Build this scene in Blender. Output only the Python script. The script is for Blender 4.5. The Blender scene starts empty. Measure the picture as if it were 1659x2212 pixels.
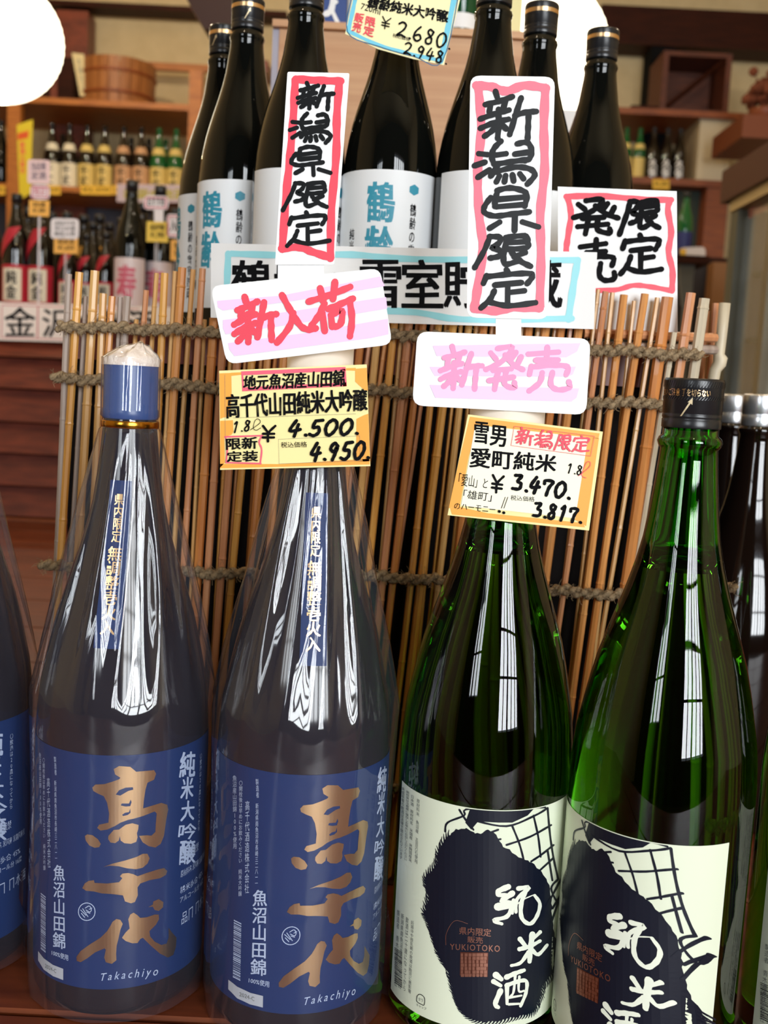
import bpy, bmesh, math, random
from mathutils import Vector, Matrix, noise
from mathutils.geometry import tessellate_polygon
C = bpy.context.scene.collection
random.seed(7)
sc = bpy.context.scene
R_ = math.radians
# ------------------------------------------------------------------ camera
FPX = 2250.0; W, H = 1659, 2212
PIT, ROL = R_(6.8), R_(2.9)
CAM = Vector((0, 0, .385))
fw = Vector((0, math.cos(PIT), -math.sin(PIT)))
r0 = Vector((1, 0, 0)); u0 = Vector((0, math.sin(PIT), math.cos(PIT)))
cr = math.cos(ROL) * r0 + math.sin(ROL) * u0
cu = -math.sin(ROL) * r0 + math.cos(ROL) * u0
cam = bpy.data.cameras.new('camera'); co = bpy.data.objects.new('camera', cam); C.objects.link(co)
co.matrix_world = Matrix.Translation(CAM) @ Matrix((cr, cu, -fw)).transposed().to_4x4()
cam.sensor_fit = 'VERTICAL'; cam.sensor_height = 36; cam.sensor_width = 27
cam.lens = FPX / H * 36; cam.clip_start = .01
cam.dof.use_dof = True; cam.dof.focus_distance = .62; cam.dof.aperture_fstop = 10.5
sc.camera = co
# ------------------------------------------------------------------ world, lights, exposure
w = bpy.data.worlds.new('sky'); sc.world = w; w.use_nodes = True
w.node_tree.nodes['Background'].inputs[0].default_value = (.75, .87, 1, 1)
w.node_tree.nodes['Background'].inputs[1].default_value = 1.0
sc.view_settings.view_transform = 'Standard'; sc.view_settings.look = 'None'
sc.view_settings.gamma = 1; sc.view_settings.exposure = 0.0; sc.view_settings.use_curve_mapping = False
def area(name, loc, size, power, col, rot):
    l = bpy.data.lights.new(name, 'AREA'); l.shape = 'RECTANGLE'; l.size, l.size_y = size
    l.energy = power; l.color = col
    o = bpy.data.objects.new(name, l); o.location = loc; o.rotation_euler = rot; C.objects.link(o); return o
def bulb(name, loc, power, rad, col=(1, .82, .6)):
    l = bpy.data.lights.new(name, 'POINT'); l.energy = power; l.shadow_soft_size = rad; l.color = col
    o = bpy.data.objects.new(name, l); o.location = loc; C.objects.link(o); return o
# daylight through the shop front behind the camera (one light per opening)
area('daylight', (1.35, -2.7, 1.05), (1.7, 1.9), 200, (.93, .97, 1), (R_(90), 0, 0))
area('daylight', (-1.75, -2.7, 1.25), (.9, 1.3), 45, (.9, .96, 1), (R_(90), 0, 0))
for x, y, e in ((-.5, .35, 9), (.35, -.3, 9), (.9, 1.3, 9), (-.9, 1.7, 9), (0, 3.2, 26), (1.6, 3.6, 14), (-1.6, 4.2, 60)):
    bulb('ceiling_bulb', (x, y, 2.55), e, .035)
sc.cycles.max_bounces = 14; sc.cycles.transmission_bounces = 10; sc.cycles.transparent_max_bounces = 24
sc.cycles.glossy_bounces = 5; sc.cycles.diffuse_bounces = 3
sc.cycles.caustics_reflective = False; sc.cycles.caustics_refractive = False
sc.cycles.sample_clamp_indirect = 6; sc.cycles.use_denoising = True
# ------------------------------------------------------------------ pixel helpers
def P(x, y, Y):                                  # point on the ray through pixel (x,y) at world depth Y
    d = fw * FPX + cr * (x - W / 2) - cu * (y - H / 2)
    return CAM + d * (Y / d.y)
def cyl(x, y, cx, cy, R):                        # ray through pixel against a vertical cylinder
    d = (fw * FPX + cr * (x - W / 2) - cu * (y - H / 2)).normalized()
    ox, oy = CAM.x - cx, CAM.y - cy
    a = d.x ** 2 + d.y ** 2; b = ox * d.x + oy * d.y; c = ox * ox + oy * oy - R * R
    t = (-b - math.sqrt(max(0, b * b - a * c))) / a
    p = CAM + d * t; v = Vector((p.x - cx, p.y - cy)); v = v.normalized() * R
    return Vector((v.x, v.y, p.z))               # local to the bottle
class Fr:                                        # a zoomed crop's coordinates -> photograph pixels
    def __init__(s, ox, oy, k): s.o = (ox, oy); s.k = k
    def __call__(s, x, y): return (s.o[0] + x / s.k, s.o[1] + y / s.k)
# ------------------------------------------------------------------ materials
MATS = {}
def mat(name, col, rough=.5, metal=0, coat=0, emis=None, es=0, spec=.5):
    if name in MATS: return MATS[name]
    m = bpy.data.materials.new(name); m.use_nodes = True; b = m.node_tree.nodes['Principled BSDF']
    b.inputs['Base Color'].default_value = (*col, 1); b.inputs['Roughness'].default_value = rough
    b.inputs['Metallic'].default_value = metal; b.inputs['Coat Weight'].default_value = coat
    b.inputs['Specular IOR Level'].default_value = spec
    if emis: b.inputs['Emission Color'].default_value = (*emis, 1); b.inputs['Emission Strength'].default_value = es
    MATS[name] = m; return m
def srgb(r, g, b): return tuple((c / 255 / 12.92 if c < 11 else ((c / 255 + .055) / 1.055) ** 2.4) for c in (r, g, b))
def grain(name, c1, c2, scale=(2, 30, 30), rough=.5, bump=.2, coat=0, ns=4, detail=4):
    if name in MATS: return MATS[name]
    m = mat(name, c1, rough, coat=coat); nt = m.node_tree; N = nt.nodes; L = nt.links; b = N['Principled BSDF']
    tc = N.new('ShaderNodeTexCoord'); mp = N.new('ShaderNodeMapping'); mp.inputs['Scale'].default_value = scale
    nz = N.new('ShaderNodeTexNoise'); nz.inputs['Scale'].default_value = ns; nz.inputs['Detail'].default_value = detail
    rp = N.new('ShaderNodeValToRGB'); rp.color_ramp.elements[0].color = (*c1, 1); rp.color_ramp.elements[1].color = (*c2, 1)
    rp.color_ramp.elements[0].position = .32; rp.color_ramp.elements[1].position = .68
    oi = N.new('ShaderNodeObjectInfo'); ad = N.new('ShaderNodeVectorMath')
    L.new(tc.outputs['Object'], ad.inputs[0]); L.new(oi.outputs['Random'], ad.inputs[1])
    L.new(ad.outputs[0], mp.inputs[0]); L.new(mp.outputs[0], nz.inputs['Vector']); L.new(nz.outputs['Fac'], rp.inputs[0])
    L.new(rp.outputs[0], b.inputs['Base Color'])
    bp = N.new('ShaderNodeBump'); bp.inputs['Strength'].default_value = bump; bp.inputs['Distance'].default_value = .002
    L.new(nz.outputs['Fac'], bp.inputs['Height']); L.new(bp.outputs[0], b.inputs['Normal'])
    return m
def glass(name, col, ior=1.4, fi=1.5):
    m = bpy.data.materials.new(name); m.use_nodes = True; nt = m.node_tree; nt.nodes.clear(); N = nt.nodes.new; L = nt.links.new
    g = N('ShaderNodeBsdfRefraction'); g.inputs[0].default_value = (*col, 1); g.inputs['IOR'].default_value = ior; g.inputs['Roughness'].default_value = 0
    gl_ = N('ShaderNodeBsdfGlossy'); gl_.inputs['Roughness'].default_value = .012; gl_.inputs[0].default_value = (1, 1, 1, 1)
    fr = N('ShaderNodeFresnel'); fr.inputs[0].default_value = fi; mx = N('ShaderNodeMixShader'); o = N('ShaderNodeOutputMaterial')
    L(fr.outputs[0], mx.inputs[0]); L(g.outputs[0], mx.inputs[1]); L(gl_.outputs[0], mx.inputs[2]); L(mx.outputs[0], o.inputs[0]); MATS[name] = m; return m
def film(name, haze=.05, ior=1.45, rough=.06, base=.05, tint=(1, 1, 1)):
    m = bpy.data.materials.new(name); m.use_nodes = True; nt = m.node_tree; nt.nodes.clear(); N = nt.nodes.new; L = nt.links.new
    t = N('ShaderNodeBsdfTransparent'); t.inputs[0].default_value = (*tint, 1)
    g = N('ShaderNodeBsdfGlossy'); g.inputs['Roughness'].default_value = rough
    d = N('ShaderNodeBsdfDiffuse'); d.inputs[0].default_value = (.66, .74, .95, 1)  # bluish diffuse haze, painting in the sky and window light reflected by the film
    lw = N('ShaderNodeLayerWeight'); lw.inputs[0].default_value = .5; fr = N('ShaderNodeMath'); fr.operation = 'POWER'; fr.inputs[1].default_value = 4.0; L(lw.outputs['Facing'], fr.inputs[0])
    ma = N('ShaderNodeMath'); ma.operation = 'ADD'; ma.inputs[1].default_value = base; ma.use_clamp = True
    m1 = N('ShaderNodeMixShader'); m1.inputs[0].default_value = haze; m2 = N('ShaderNodeMixShader'); o = N('ShaderNodeOutputMaterial')
    L(fr.outputs[0], ma.inputs[0]); L(t.outputs[0], m1.inputs[1]); L(d.outputs[0], m1.inputs[2])
    L(ma.outputs[0], m2.inputs[0]); L(m1.outputs[0], m2.inputs[1]); L(g.outputs[0], m2.inputs[2]); L(m2.outputs[0], o.inputs[0])
    MATS[name] = m; return m
GREEN = glass('green_glass', (.27, .70, .09), 1.40)
BAG = film('cellophane', haze=.024, rough=.05, base=.06)
CLEAR = film('clear_glass', haze=.02, rough=.02, base=.02)
BROWN = mat('brown_bottle_glass', (.006, .003, .002), .06, coat=.3)
DARKG = mat('dark_bottle_glass', (.003, .0035, .003), .02, spec=.38)
BLACK = mat('black_ink', (.004, .004, .005), .6, spec=.06)
WHITE = mat('white_card', (.88, .88, .88), .6)
PAPER = mat('white_paper', (.8, .8, .8), .7)
CREAM = mat('label_cream', srgb(232, 240, 215), .45)
RED = mat('red_marker', srgb(236, 62, 84), .5)
PINKRED = mat('pink_red_marker', srgb(240, 95, 120), .5)
TEAL = mat('teal_ink', srgb(45, 145, 170), .45)
LBLUE = mat('light_blue_marker', srgb(150, 222, 232), .5)
LILAC = mat('lilac_marker', srgb(246, 205, 246), .5)
ORANGE = mat('orange_marker', srgb(250, 170, 60), .5)
YELLOW = mat('yellow_card', srgb(250, 236, 165), .6)
GOLD = mat('gold_foil', srgb(232, 192, 142), .3, metal=1)
COPPER = mat('copper_foil', srgb(205, 150, 128), .4, metal=1)
NAVY = mat('navy_label', srgb(14, 44, 100), .5, spec=.3)
INKNAVY = mat('navy_ink', srgb(9, 17, 34), .4)
SILVERINK = mat('pale_blue_ink', srgb(190, 205, 235), .45)
GREYINK = mat('grey_ink', srgb(120, 125, 120), .6)
BLKCAP = mat('black_cap', (.012, .012, .014), .28)
SILVER = mat('silver_cap', (.75, .77, .8), .3, metal=.9)
# ------------------------------------------------------------------ mesh helpers
def link(name, bm, m, parent=None, smooth=False, loc=None):
    me = bpy.data.meshes.new(name); bm.to_mesh(me); bm.free()
    if m: me.materials.append(m)
    if smooth: me.polygons.foreach_set('use_smooth', [True] * len(me.polygons))
    o = bpy.data.objects.new(name, me); C.objects.link(o)
    if parent: o.parent = parent
    if loc: o.location = loc
    return o
def tag(o, label=None, cat=None, group=None, kind=None):
    if label: o['label'] = label
    if cat: o['category'] = cat
    if group: o['group'] = group
    if kind: o['kind'] = kind
    return o
def thing(name, label, cat, loc=(0, 0, 0), rz=0, group=None):
    o = bpy.data.objects.new(name, None); o.empty_display_size = .02; C.objects.link(o); o.location = loc; o.rotation_euler.z = rz
    return tag(o, label, cat, group)
def copy_tree(o, parent=None):
    c = o.copy(); C.objects.link(c); c.parent = parent
    for ch in list(o.children): copy_tree(ch, c)
    return c
def lathe(bm, prof, seg=48, disp=None, z0=0):
    rings = []
    for r, z in prof:
        ring = []
        for i in range(seg):
            a = 2 * math.pi * i / seg; rr = r + (disp(a, z) if disp else 0)
            ring.append(bm.verts.new((rr * math.sin(a), -rr * math.cos(a), z + z0)))
        rings.append(ring)
    for A, B in zip(rings, rings[1:]):
        for i in range(seg):
            j = (i + 1) % seg; bm.faces.new((A[i], A[j], B[j], B[i]))
    return rings
def solid(bm, prof, seg=48, cap_bottom=True, cap_top=True, z0=0):
    rg = lathe(bm, prof, seg, z0=z0)
    if cap_bottom: bm.faces.new(rg[0][::-1])
    if cap_top: bm.faces.new(rg[-1])
def box(bm, x0, x1, y0, y1, z0, z1):
    v = [bm.verts.new(p) for p in ((x0, y0, z0), (x1, y0, z0), (x1, y1, z0), (x0, y1, z0), (x0, y0, z1), (x1, y0, z1), (x1, y1, z1), (x0, y1, z1))]
    for f in ((0, 3, 2, 1), (4, 5, 6, 7), (0, 1, 5, 4), (1, 2, 6, 5), (2, 3, 7, 6), (3, 0, 4, 7)): bm.faces.new([v[i] for i in f])
def boxo(name, x0, x1, y0, y1, z0, z1, m, parent=None, bev=0):
    bm = bmesh.new(); box(bm, x0, x1, y0, y1, z0, z1)
    if bev: bmesh.ops.bevel(bm, geom=bm.edges[:], offset=bev, segments=1, affect='EDGES')
    return link(name, bm, m, parent)
def prect(x0, y0, x1, y1, Y):                    # pixel rectangle at depth Y -> x0,x1,z0,z1
    c = P((x0 + x1) / 2, (y0 + y1) / 2, Y); a = P(x0, (y0 + y1) / 2, Y); b = P(x1, (y0 + y1) / 2, Y)
    t = P((x0 + x1) / 2, y0, Y); d = P((x0 + x1) / 2, y1, Y)
    return a.x, b.x, d.z, t.z
def pbox(name, x0, y0, x1, y1, Y, dep, m, parent=None, bev=0):
    a, b, c, d = prect(x0, y0, x1, y1, Y); return boxo(name, a, b, Y, Y + dep, c, d, m, parent, bev)
def tube(bm, pts, rads, seg=8, cap=True):
    rings = []; n = len(pts)
    for i, p in enumerate(pts):
        t = (pts[min(n - 1, i + 1)] - pts[max(0, i - 1)]).normalized()
        a = t.cross(Vector((0, 1, 0))); a = (a if a.length > .1 else t.cross(Vector((1, 0, 0)))).normalized(); b = t.cross(a)
        r = rads[i] if isinstance(rads, (list, tuple)) else rads
        rings.append([bm.verts.new(p + (a * math.cos(2 * math.pi * k / seg) + b * math.sin(2 * math.pi * k / seg)) * r) for k in range(seg)])
    for A, B in zip(rings, rings[1:]):
        for i in range(seg): j = (i + 1) % seg; bm.faces.new((A[i], B[i], B[j], A[j]))
    if cap: bm.faces.new(rings[0]); bm.faces.new(rings[-1][::-1])
# ---- flat art: lists of 2D triangles in pixel coordinates, mapped on to a plane or a cylinder
def spline(pts, n=5):
    if len(pts) < 3: return pts
    out = []; q = [pts[0]] + list(pts) + [pts[-1]]
    for i in range(1, len(q) - 2):
        for k in range(n):
            t = k / n
            out.append(tuple(.5 * (2 * q[i][j] + (q[i + 1][j] - q[i - 1][j]) * t + (2 * q[i - 1][j] - 5 * q[i][j] + 4 * q[i + 1][j] - q[i + 2][j]) * t * t
                        + (3 * q[i][j] - q[i - 1][j] - 3 * q[i + 1][j] + q[i + 2][j]) * t ** 3) for j in range(2)))
    out.append(pts[-1]); return out
KN = [0]
def ribbon(pts, w, taper=0.0):
    """brush stroke -> polygon strips; the third coordinate is a tiny build-up of ink so crossing strokes lie on each other"""
    KN[0] = (KN[0] + 1) % 150; kz = KN[0] * 8e-7
    s = spline([tuple(map(float, p[:2])) for p in pts]); n = len(s); L = []; Rr = []; polys = []
    for i in range(n):
        a = s[max(0, i - 1)]; b = s[min(n - 1, i + 1)]; dx, dy = b[0] - a[0], b[1] - a[1]; l = math.hypot(dx, dy) or 1
        t = i / max(1, n - 1); ww = w / 2 * (1 - taper * t) * (1 + .10 * math.sin(i * 1.7 + pts[0][0]))
        L.append((s[i][0] - dy / l * ww, s[i][1] + dx / l * ww, kz)); Rr.append((s[i][0] + dy / l * ww, s[i][1] - dx / l * ww, kz))
    for i in range(n - 1): polys.append([L[i], L[i + 1], Rr[i + 1], Rr[i]])
    for (c, ww, e) in ((s[0], w / 2, 2.6e-7), (s[-1], w / 2 * (1 - taper), 5.2e-7)):
        polys.append([(c[0] + ww * math.cos(k * math.pi / 5 + .3), c[1] + ww * math.sin(k * math.pi / 5 + .3), kz + e) for k in range(10)])
    return polys
def tris(polys):
    out = []
    for p in polys:
        loops = p if isinstance(p[0][0], (tuple, list)) else [p]
        flat = [q for l in loops for q in l]
        for t in tessellate_polygon([[Vector((q[0], q[1], 0)) for q in l] for l in loops]): out.append([flat[i] for i in t])
    return out
def art(name, tri, mapf, m, parent, cut=0, thick=0):
    bm = bmesh.new(); cache = {}
    def V(q):
        k = (round(q[0], 3), round(q[1], 3), q[2] if len(q) > 2 else 0)
        if k not in cache: cache[k] = bm.verts.new((q[0], q[1], k[2]))
        return cache[k]
    for t in tri:
        vs = [V(q) for q in t]
        if len(set(vs)) == 3:
            try: bm.faces.new(vs)
            except ValueError: pass
    if not bm.verts: bm.free(); return None
    if cut:
        xs = [v.co.x for v in bm.verts]; x = math.ceil(min(xs) / cut) * cut
        while x < max(xs):
            bmesh.ops.bisect_plane(bm, geom=bm.verts[:] + bm.edges[:] + bm.faces[:], plane_co=(x, 0, 0), plane_no=(1, 0, 0)); x += cut
    for v in bm.verts:
        k_ = v.co.z; v.co = mapf(v.co.x, v.co.y)
        if k_:
            if cut: v.co.x *= 1 + k_ / .05; v.co.y *= 1 + k_ / .05
            else: v.co.y -= k_
    return link(name, bm, m, parent)
_tx = {}
def glyphs(s, bold=0.0, vertical=False, sp=1.0):
    key = (s, bold, vertical, sp)
    if key in _tx: return _tx[key]
    cu_ = bpy.data.curves.new('t', 'FONT'); cu_.body = '\n'.join(s) if vertical else s; cu_.offset = bold; cu_.resolution_u = 2
    cu_.fill_mode = 'FRONT'; cu_.align_x = 'CENTER' if vertical else 'LEFT'; cu_.space_line = sp if vertical else 1
    if not vertical: cu_.space_character = sp
    o = bpy.data.objects.new('t', cu_); C.objects.link(o); bpy.context.view_layer.update()
    me = o.evaluated_get(bpy.context.evaluated_depsgraph_get()).to_mesh(); me.calc_loop_triangles()
    vs = [v.co.copy() for v in me.vertices]; tr = [tuple(t.vertices) for t in me.loop_triangles]
    o.to_mesh_clear(); bpy.data.objects.remove(o); bpy.data.curves.remove(cu_)
    if not vs: _tx[key] = []; return []
    x0 = min(v.x for v in vs); x1 = max(v.x for v in vs); y0 = min(v.y for v in vs); y1 = max(v.y for v in vs)
    vs = [((v.x - x0) / (x1 - x0 or 1), (y1 - v.y) / (y1 - y0 or 1)) for v in vs]
    _tx[key] = [[vs[i] for i in t] for t in tr]; return _tx[key]
def text(s, q, bold=.0, vertical=False, sp=1.0, shear=0.0, wob=0.0, ax=1.0, fat=0.0):
    """glyph triangles placed in quad q (tl,tr,br,bl) of pixels"""
    out = []; fat = fat or bold; bold = 0
    if fat:
        h = math.dist(q[0], q[3]) / (len(s) * sp if vertical else 1); d = fat * h * .8
        for k, (dx, dy) in enumerate(((-d, -d * .6), (d, -d * .6), (-d, d * .6), (d, d * .6))):
            out += [[(p[0], p[1], (k + 1) * 1.5e-6) for p in t] for t in text(s, [(a[0] + dx * ax, a[1] + dy) for a in q], 0, vertical, sp, shear, wob)]
        return out
    for t in glyphs(s, bold, vertical, sp):
        tt = []
        for u, v in t:
            if wob:
                n = noise.noise_vector(Vector((u * 5 * (.3 if vertical else 1) + len(s), v * 5, 3.1))); u += n.x * wob; v += n.y * wob
            u2 = u + shear * (.5 - v)
            a = (q[0][0] * (1 - u2) + q[1][0] * u2, q[0][1] * (1 - u2) + q[1][1] * u2)
            b = (q[3][0] * (1 - u2) + q[2][0] * u2, q[3][1] * (1 - u2) + q[2][1] * u2)
            tt.append((a[0] * (1 - v) + b[0] * v, a[1] * (1 - v) + b[1] * v))
        out.append(tt)
    return out
def rq(x0, y0, x1, y1): return [(x0, y0), (x1, y0), (x1, y1), (x0, y1)]
def bl(q, x, y):                                  # unit coords (0..100) in quad -> px
    u, v = x / 100, y / 100
    a = (q[0][0] * (1 - u) + q[1][0] * u, q[0][1] * (1 - u) + q[1][1] * u); b = (q[3][0] * (1 - u) + q[2][0] * u, q[3][1] * (1 - u) + q[2][1] * u)
    return (a[0] * (1 - v) + b[0] * v, a[1] * (1 - v) + b[1] * v)
K = {  # handwritten characters, strokes in a 0..100 box, y down
 '新': [[(28, 2), (31, 14)], [(10, 28), (34, 22), (57, 14)], [(20, 26), (17, 43)], [(46, 18), (41, 38)], [(1, 57), (26, 47), (51, 40)], [(1, 76), (24, 65), (50, 58)],
        [(33, 38), (33, 65), (31, 96)], [(30, 63), (22, 80), (8, 92)], [(36, 66), (46, 77)], [(72, 17), (63, 48), (52, 88)], [(61, 51), (80, 45), (98, 44)], [(85, 48), (84, 72), (83, 97)]],
 '潟': [[(8, 30), (22, 32)], [(1, 57), (18, 49)], [(6, 83), (25, 66)], [(44, 2), (33, 18), (29, 36), (33, 54)], [(36, 33), (52, 30)], [(70, 8), (86, 5), (93, 22), (90, 40), (82, 46)], [(66, 31), (87, 27)],
        [(33, 54), (60, 48), (86, 43)], [(38, 58), (27, 80)], [(34, 71), (66, 60), (90, 64), (98, 78), (86, 98)], [(41, 80), (36, 93)], [(51, 79), (49, 93)], [(62, 77), (64, 91)], [(74, 75), (80, 86)]],
 '県': [[(28, 5), (23, 25), (22, 42)], [(26, 6), (48, 0), (70, 6), (78, 18), (74, 42)], [(28, 26), (74, 21)], [(25, 43), (74, 38)], [(15, 22), (4, 42), (4, 56), (22, 64), (50, 60), (82, 55)],
        [(57, 62), (56, 98)], [(30, 78), (12, 92)], [(70, 78), (98, 90)]],
 '限': [[(28, 5), (18, 45), (1, 96)], [(27, 5), (46, 7), (44, 24), (32, 38), (46, 46), (44, 62), (28, 68)], [(56, 8), (90, 3), (95, 20), (92, 38), (60, 42)], [(60, 23), (90, 20)],
        [(59, 8), (52, 60), (55, 86), (80, 74)], [(90, 52), (70, 64)], [(66, 52), (80, 76), (98, 92)]],
 '定': [[(48, 0), (52, 12)], [(13, 14), (7, 34)], [(12, 17), (50, 12), (88, 11), (93, 20), (84, 37)], [(27, 39), (74, 34)], [(50, 38), (49, 84)], [(50, 59), (79, 55)], [(26, 54), (18, 76), (2, 98)], [(16, 82), (50, 93), (98, 86)]],
 '入': [[(20, 2), (38, 32), (60, 66), (78, 77), (98, 76)], [(46, 40), (34, 68), (2, 98)]],
 '荷': [[(2, 29), (48, 22), (94, 12)], [(29, 8), (34, 32)], [(62, 0), (55, 30)], [(36, 36), (22, 55), (4, 72)], [(30, 52), (32, 84)], [(43, 46), (70, 40), (98, 33)], [(91, 38), (93, 68), (86, 98)],
        [(48, 57), (49, 78)], [(48, 57), (72, 52), (67, 75), (49, 78)]],
 '発': [[(30, 6), (66, 3), (44, 34), (3, 53)], [(14, 16), (28, 30)], [(50, 20), (72, 42), (98, 54)], [(66, 30), (76, 14)], [(83, 42), (90, 24)], [(22, 55), (68, 52)], [(12, 78), (76, 71)], [(35, 56), (28, 98)], [(56, 55), (54, 86), (80, 96), (80, 84)]],
 '売': [[(48, 1), (46, 30)], [(2, 18), (75, 11)], [(20, 31), (74, 29)], [(10, 44), (6, 62)], [(10, 46), (60, 41), (96, 44), (92, 62)], [(36, 58), (30, 80), (6, 98)], [(60, 57), (56, 84), (72, 96), (98, 92), (98, 78)]],
 '0': [[(52, 2), (18, 25), (8, 60), (28, 96), (62, 90), (92, 50), (80, 12), (50, 3)]], '1': [[(30, 20), (62, 3), (40, 98)]],
 '2': [[(12, 18), (45, 2), (80, 15), (65, 50), (8, 95), (50, 86), (92, 94)]], '3': [[(15, 10), (75, 8), (45, 42), (80, 55), (72, 88), (12, 92)]],
 '4': [[(48, 0), (10, 62), (90, 56)], [(70, 25), (52, 98)]], '5': [[(38, 6), (24, 46), (68, 46), (76, 78), (42, 98), (6, 88)], [(38, 6), (92, 3)]],
 '6': [[(62, 2), (22, 40), (14, 80), (48, 98), (82, 78), (62, 54), (24, 66)]], '7': [[(12, 30), (18, 10), (88, 10), (60, 50), (48, 98)]],
 '8': [[(78, 14), (40, 2), (26, 26), (68, 58), (66, 90), (28, 96), (18, 70), (60, 44), (78, 14)]], '9': [[(80, 22), (46, 4), (18, 32), (46, 52), (78, 26), (66, 62), (48, 98)]],
 '.': [[(20, 92), (26, 94)]], '¥': [[(5, 5), (48, 48)], [(95, 5), (48, 48), (48, 98)], [(8, 52), (90, 52)], [(8, 74), (90, 74)]],
}
def hand(s, quads, w):
    out = []
    for ch, q in zip(s, quads):
        for st in K[ch]: out += ribbon([bl(q, *p) for p in st], w)
    return out
def digits(s, fr, x, y, dx, dy, ux, uy, w):
    """digits from x,y (top left, zoom px), advancing by vector (dx,dy); glyph box spans (dx*.85) by (ux,uy)"""
    out = []; k = 0
    for ch in s:
        a = (x + dx * k, y + dy * k); f = .85
        q = [fr(*a), fr(a[0] + dx * f, a[1] + dy * f), fr(a[0] + dx * f + ux, a[1] + dy * f + uy), fr(a[0] + ux, a[1] + uy)]
        out += hand(ch, [q], w); k += .38 if ch == '.' else 1
    return out
class Card:
    def __init__(s, name, label, cat, corners, Y, m, thick=.0006, rnd=0, group=None):
        s.Y = Y; s.k = 0; pts = corners
        if rnd:
            o = []
            for i, p in enumerate(pts):
                a = Vector(pts[i - 1]); c = Vector(pts[(i + 1) % len(pts)]); b = Vector(p)
                d1 = (a - b).normalized() * rnd; d2 = (c - b).normalized() * rnd
                for t in (0, .25, .5, .75, 1): o.append(tuple((b + d1) * (1 - t) ** 2 + b * 2 * t * (1 - t) + (b + d2) * t * t))
            pts = o
        bm = bmesh.new(); f = [bm.verts.new(P(x, y, Y)) for x, y in pts]; g = [bm.verts.new(P(x, y, Y) + Vector((0, thick, 0))) for x, y in pts]; n = len(pts)
        bm.faces.new(f); bm.faces.new(g[::-1])
        for i in range(n): bm.faces.new((f[i], g[i], g[(i + 1) % n], f[(i + 1) % n]))
        bmesh.ops.recalc_face_normals(bm, faces=bm.faces[:])
        s.o = tag(link(name, bm, m), label, cat, group)
    def add(s, name, polys, m, raw=False):
        s.k += 1; Y = s.Y - .00022 * s.k
        return art(name, polys if raw else tris(polys), lambda x, y: P(x, y, Y), m, s.o)
# ================================================================== the setting
WOODR = grain('red_brown_wood', srgb(92, 38, 26), srgb(128, 58, 38), (3, 40, 8), .42, .15)
WOODT = grain('platform_wood', srgb(120, 58, 30), srgb(84, 36, 18), (2.5, 14, 14), .4, .1)
SHELF = grain('orange_shelf_wood', srgb(190, 118, 48), srgb(160, 92, 34), (2, 20, 20), .5, .1)
DARKW = grain('dark_beam_wood', srgb(44, 20, 12), srgb(62, 28, 16), (2, 20, 20), .55, .1)
DARKW.node_tree.nodes['Principled BSDF'].inputs['Specular IOR Level'].default_value = .12
SHELFD = grain('brown_shelf_wood', srgb(150, 78, 30), srgb(118, 56, 22), (2, 20, 20), .5, .1)
KIRI = grain('pale_paulownia_wood', srgb(206, 160, 118), srgb(182, 132, 92), (1.2, 4, 26), .5, .12, ns=3)
PLAST = grain('cream_plaster', srgb(214, 194, 152), srgb(204, 184, 142), (3, 3, 3), .85, .05)
FLOORM = grain('shop_floor', srgb(92, 70, 54), srgb(70, 52, 40), (3, 3, 3), .6, .05)
def struct(name, *a, **k): return tag(boxo(name, *a, **k), kind='structure')
struct('floor', -3.3, 3.3, -2.7, 6.8, -.85, -.75, FLOORM)
struct('ceiling', -3.3, 3.3, -2.7, 6.8, 3.2, 3.3, PLAST)
struct('wall_left', -3.3, -3.2, -2.7, 6.8, -.75, 3.2, PLAST)
struct('wall_right', 3.2, 3.3, -2.7, 6.8, -.75, 3.2, PLAST)
struct('wall_back', -3.2, 3.2, 6.7, 6.8, -.75, 3.2, PLAST)
bm = bmesh.new()
for a in ((-3.2, -2.25, -.75, 3.2), (-1.25, .45, -.75, 3.2), (2.25, 3.2, -.75, 3.2), (-2.25, -1.25, -.75, .55), (-2.25, -1.25, 1.95, 3.2), (.45, 2.25, -.75, .05), (.45, 2.25, 2.05, 3.2)):
    box(bm, a[0], a[1], -2.62, -2.5, a[2], a[3])
tag(link('wall_front', bm, mat('front_wall', srgb(48, 32, 26), .7)), kind='structure')
for n, (x0, x1, z0, z1, nv, hs) in enumerate(((.45, 2.25, .05, 2.05, 5, (.75, 1.5)), (-2.25, -1.25, .55, 1.95, 3, (1.2,)))):
    bm = bmesh.new()
    for i in range(nv + 1):
        x = x0 + (x1 - x0) * i / nv; wd = .05 if i in (0, nv, nv // 2) else .025; box(bm, x - wd, x + wd, -2.6, -2.54, z0, z1)
    for z in (z0, *hs, z1): box(bm, x0, x1, -2.59, -2.55, z - .02, z + .02)
    tag(link('window_%d' % (n + 1), bm, DARKW), kind='structure')
# beams on the back wall (placed at the wall's depth)
YB = 6.68
def beam(name, x0, y0, x1, y1, Y, dep, m=DARKW): return tag(pbox(name, x0, y0, x1, y1, Y, dep, m), kind='structure')
beam('trim_1', 1296, 29, 2100, 112, 6.45, .2)
beam('trim_2', 60, 10, 620, 22, 6.5, .15)
beam('trim_3', 118, 22, 186, 600, 6.5, .15, WOODR)
beam('trim_4', 1396, 100, 1446, 420, 6.45, .2, mat('black_post', (.006, .006, .007), .9, spec=.1))
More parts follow.
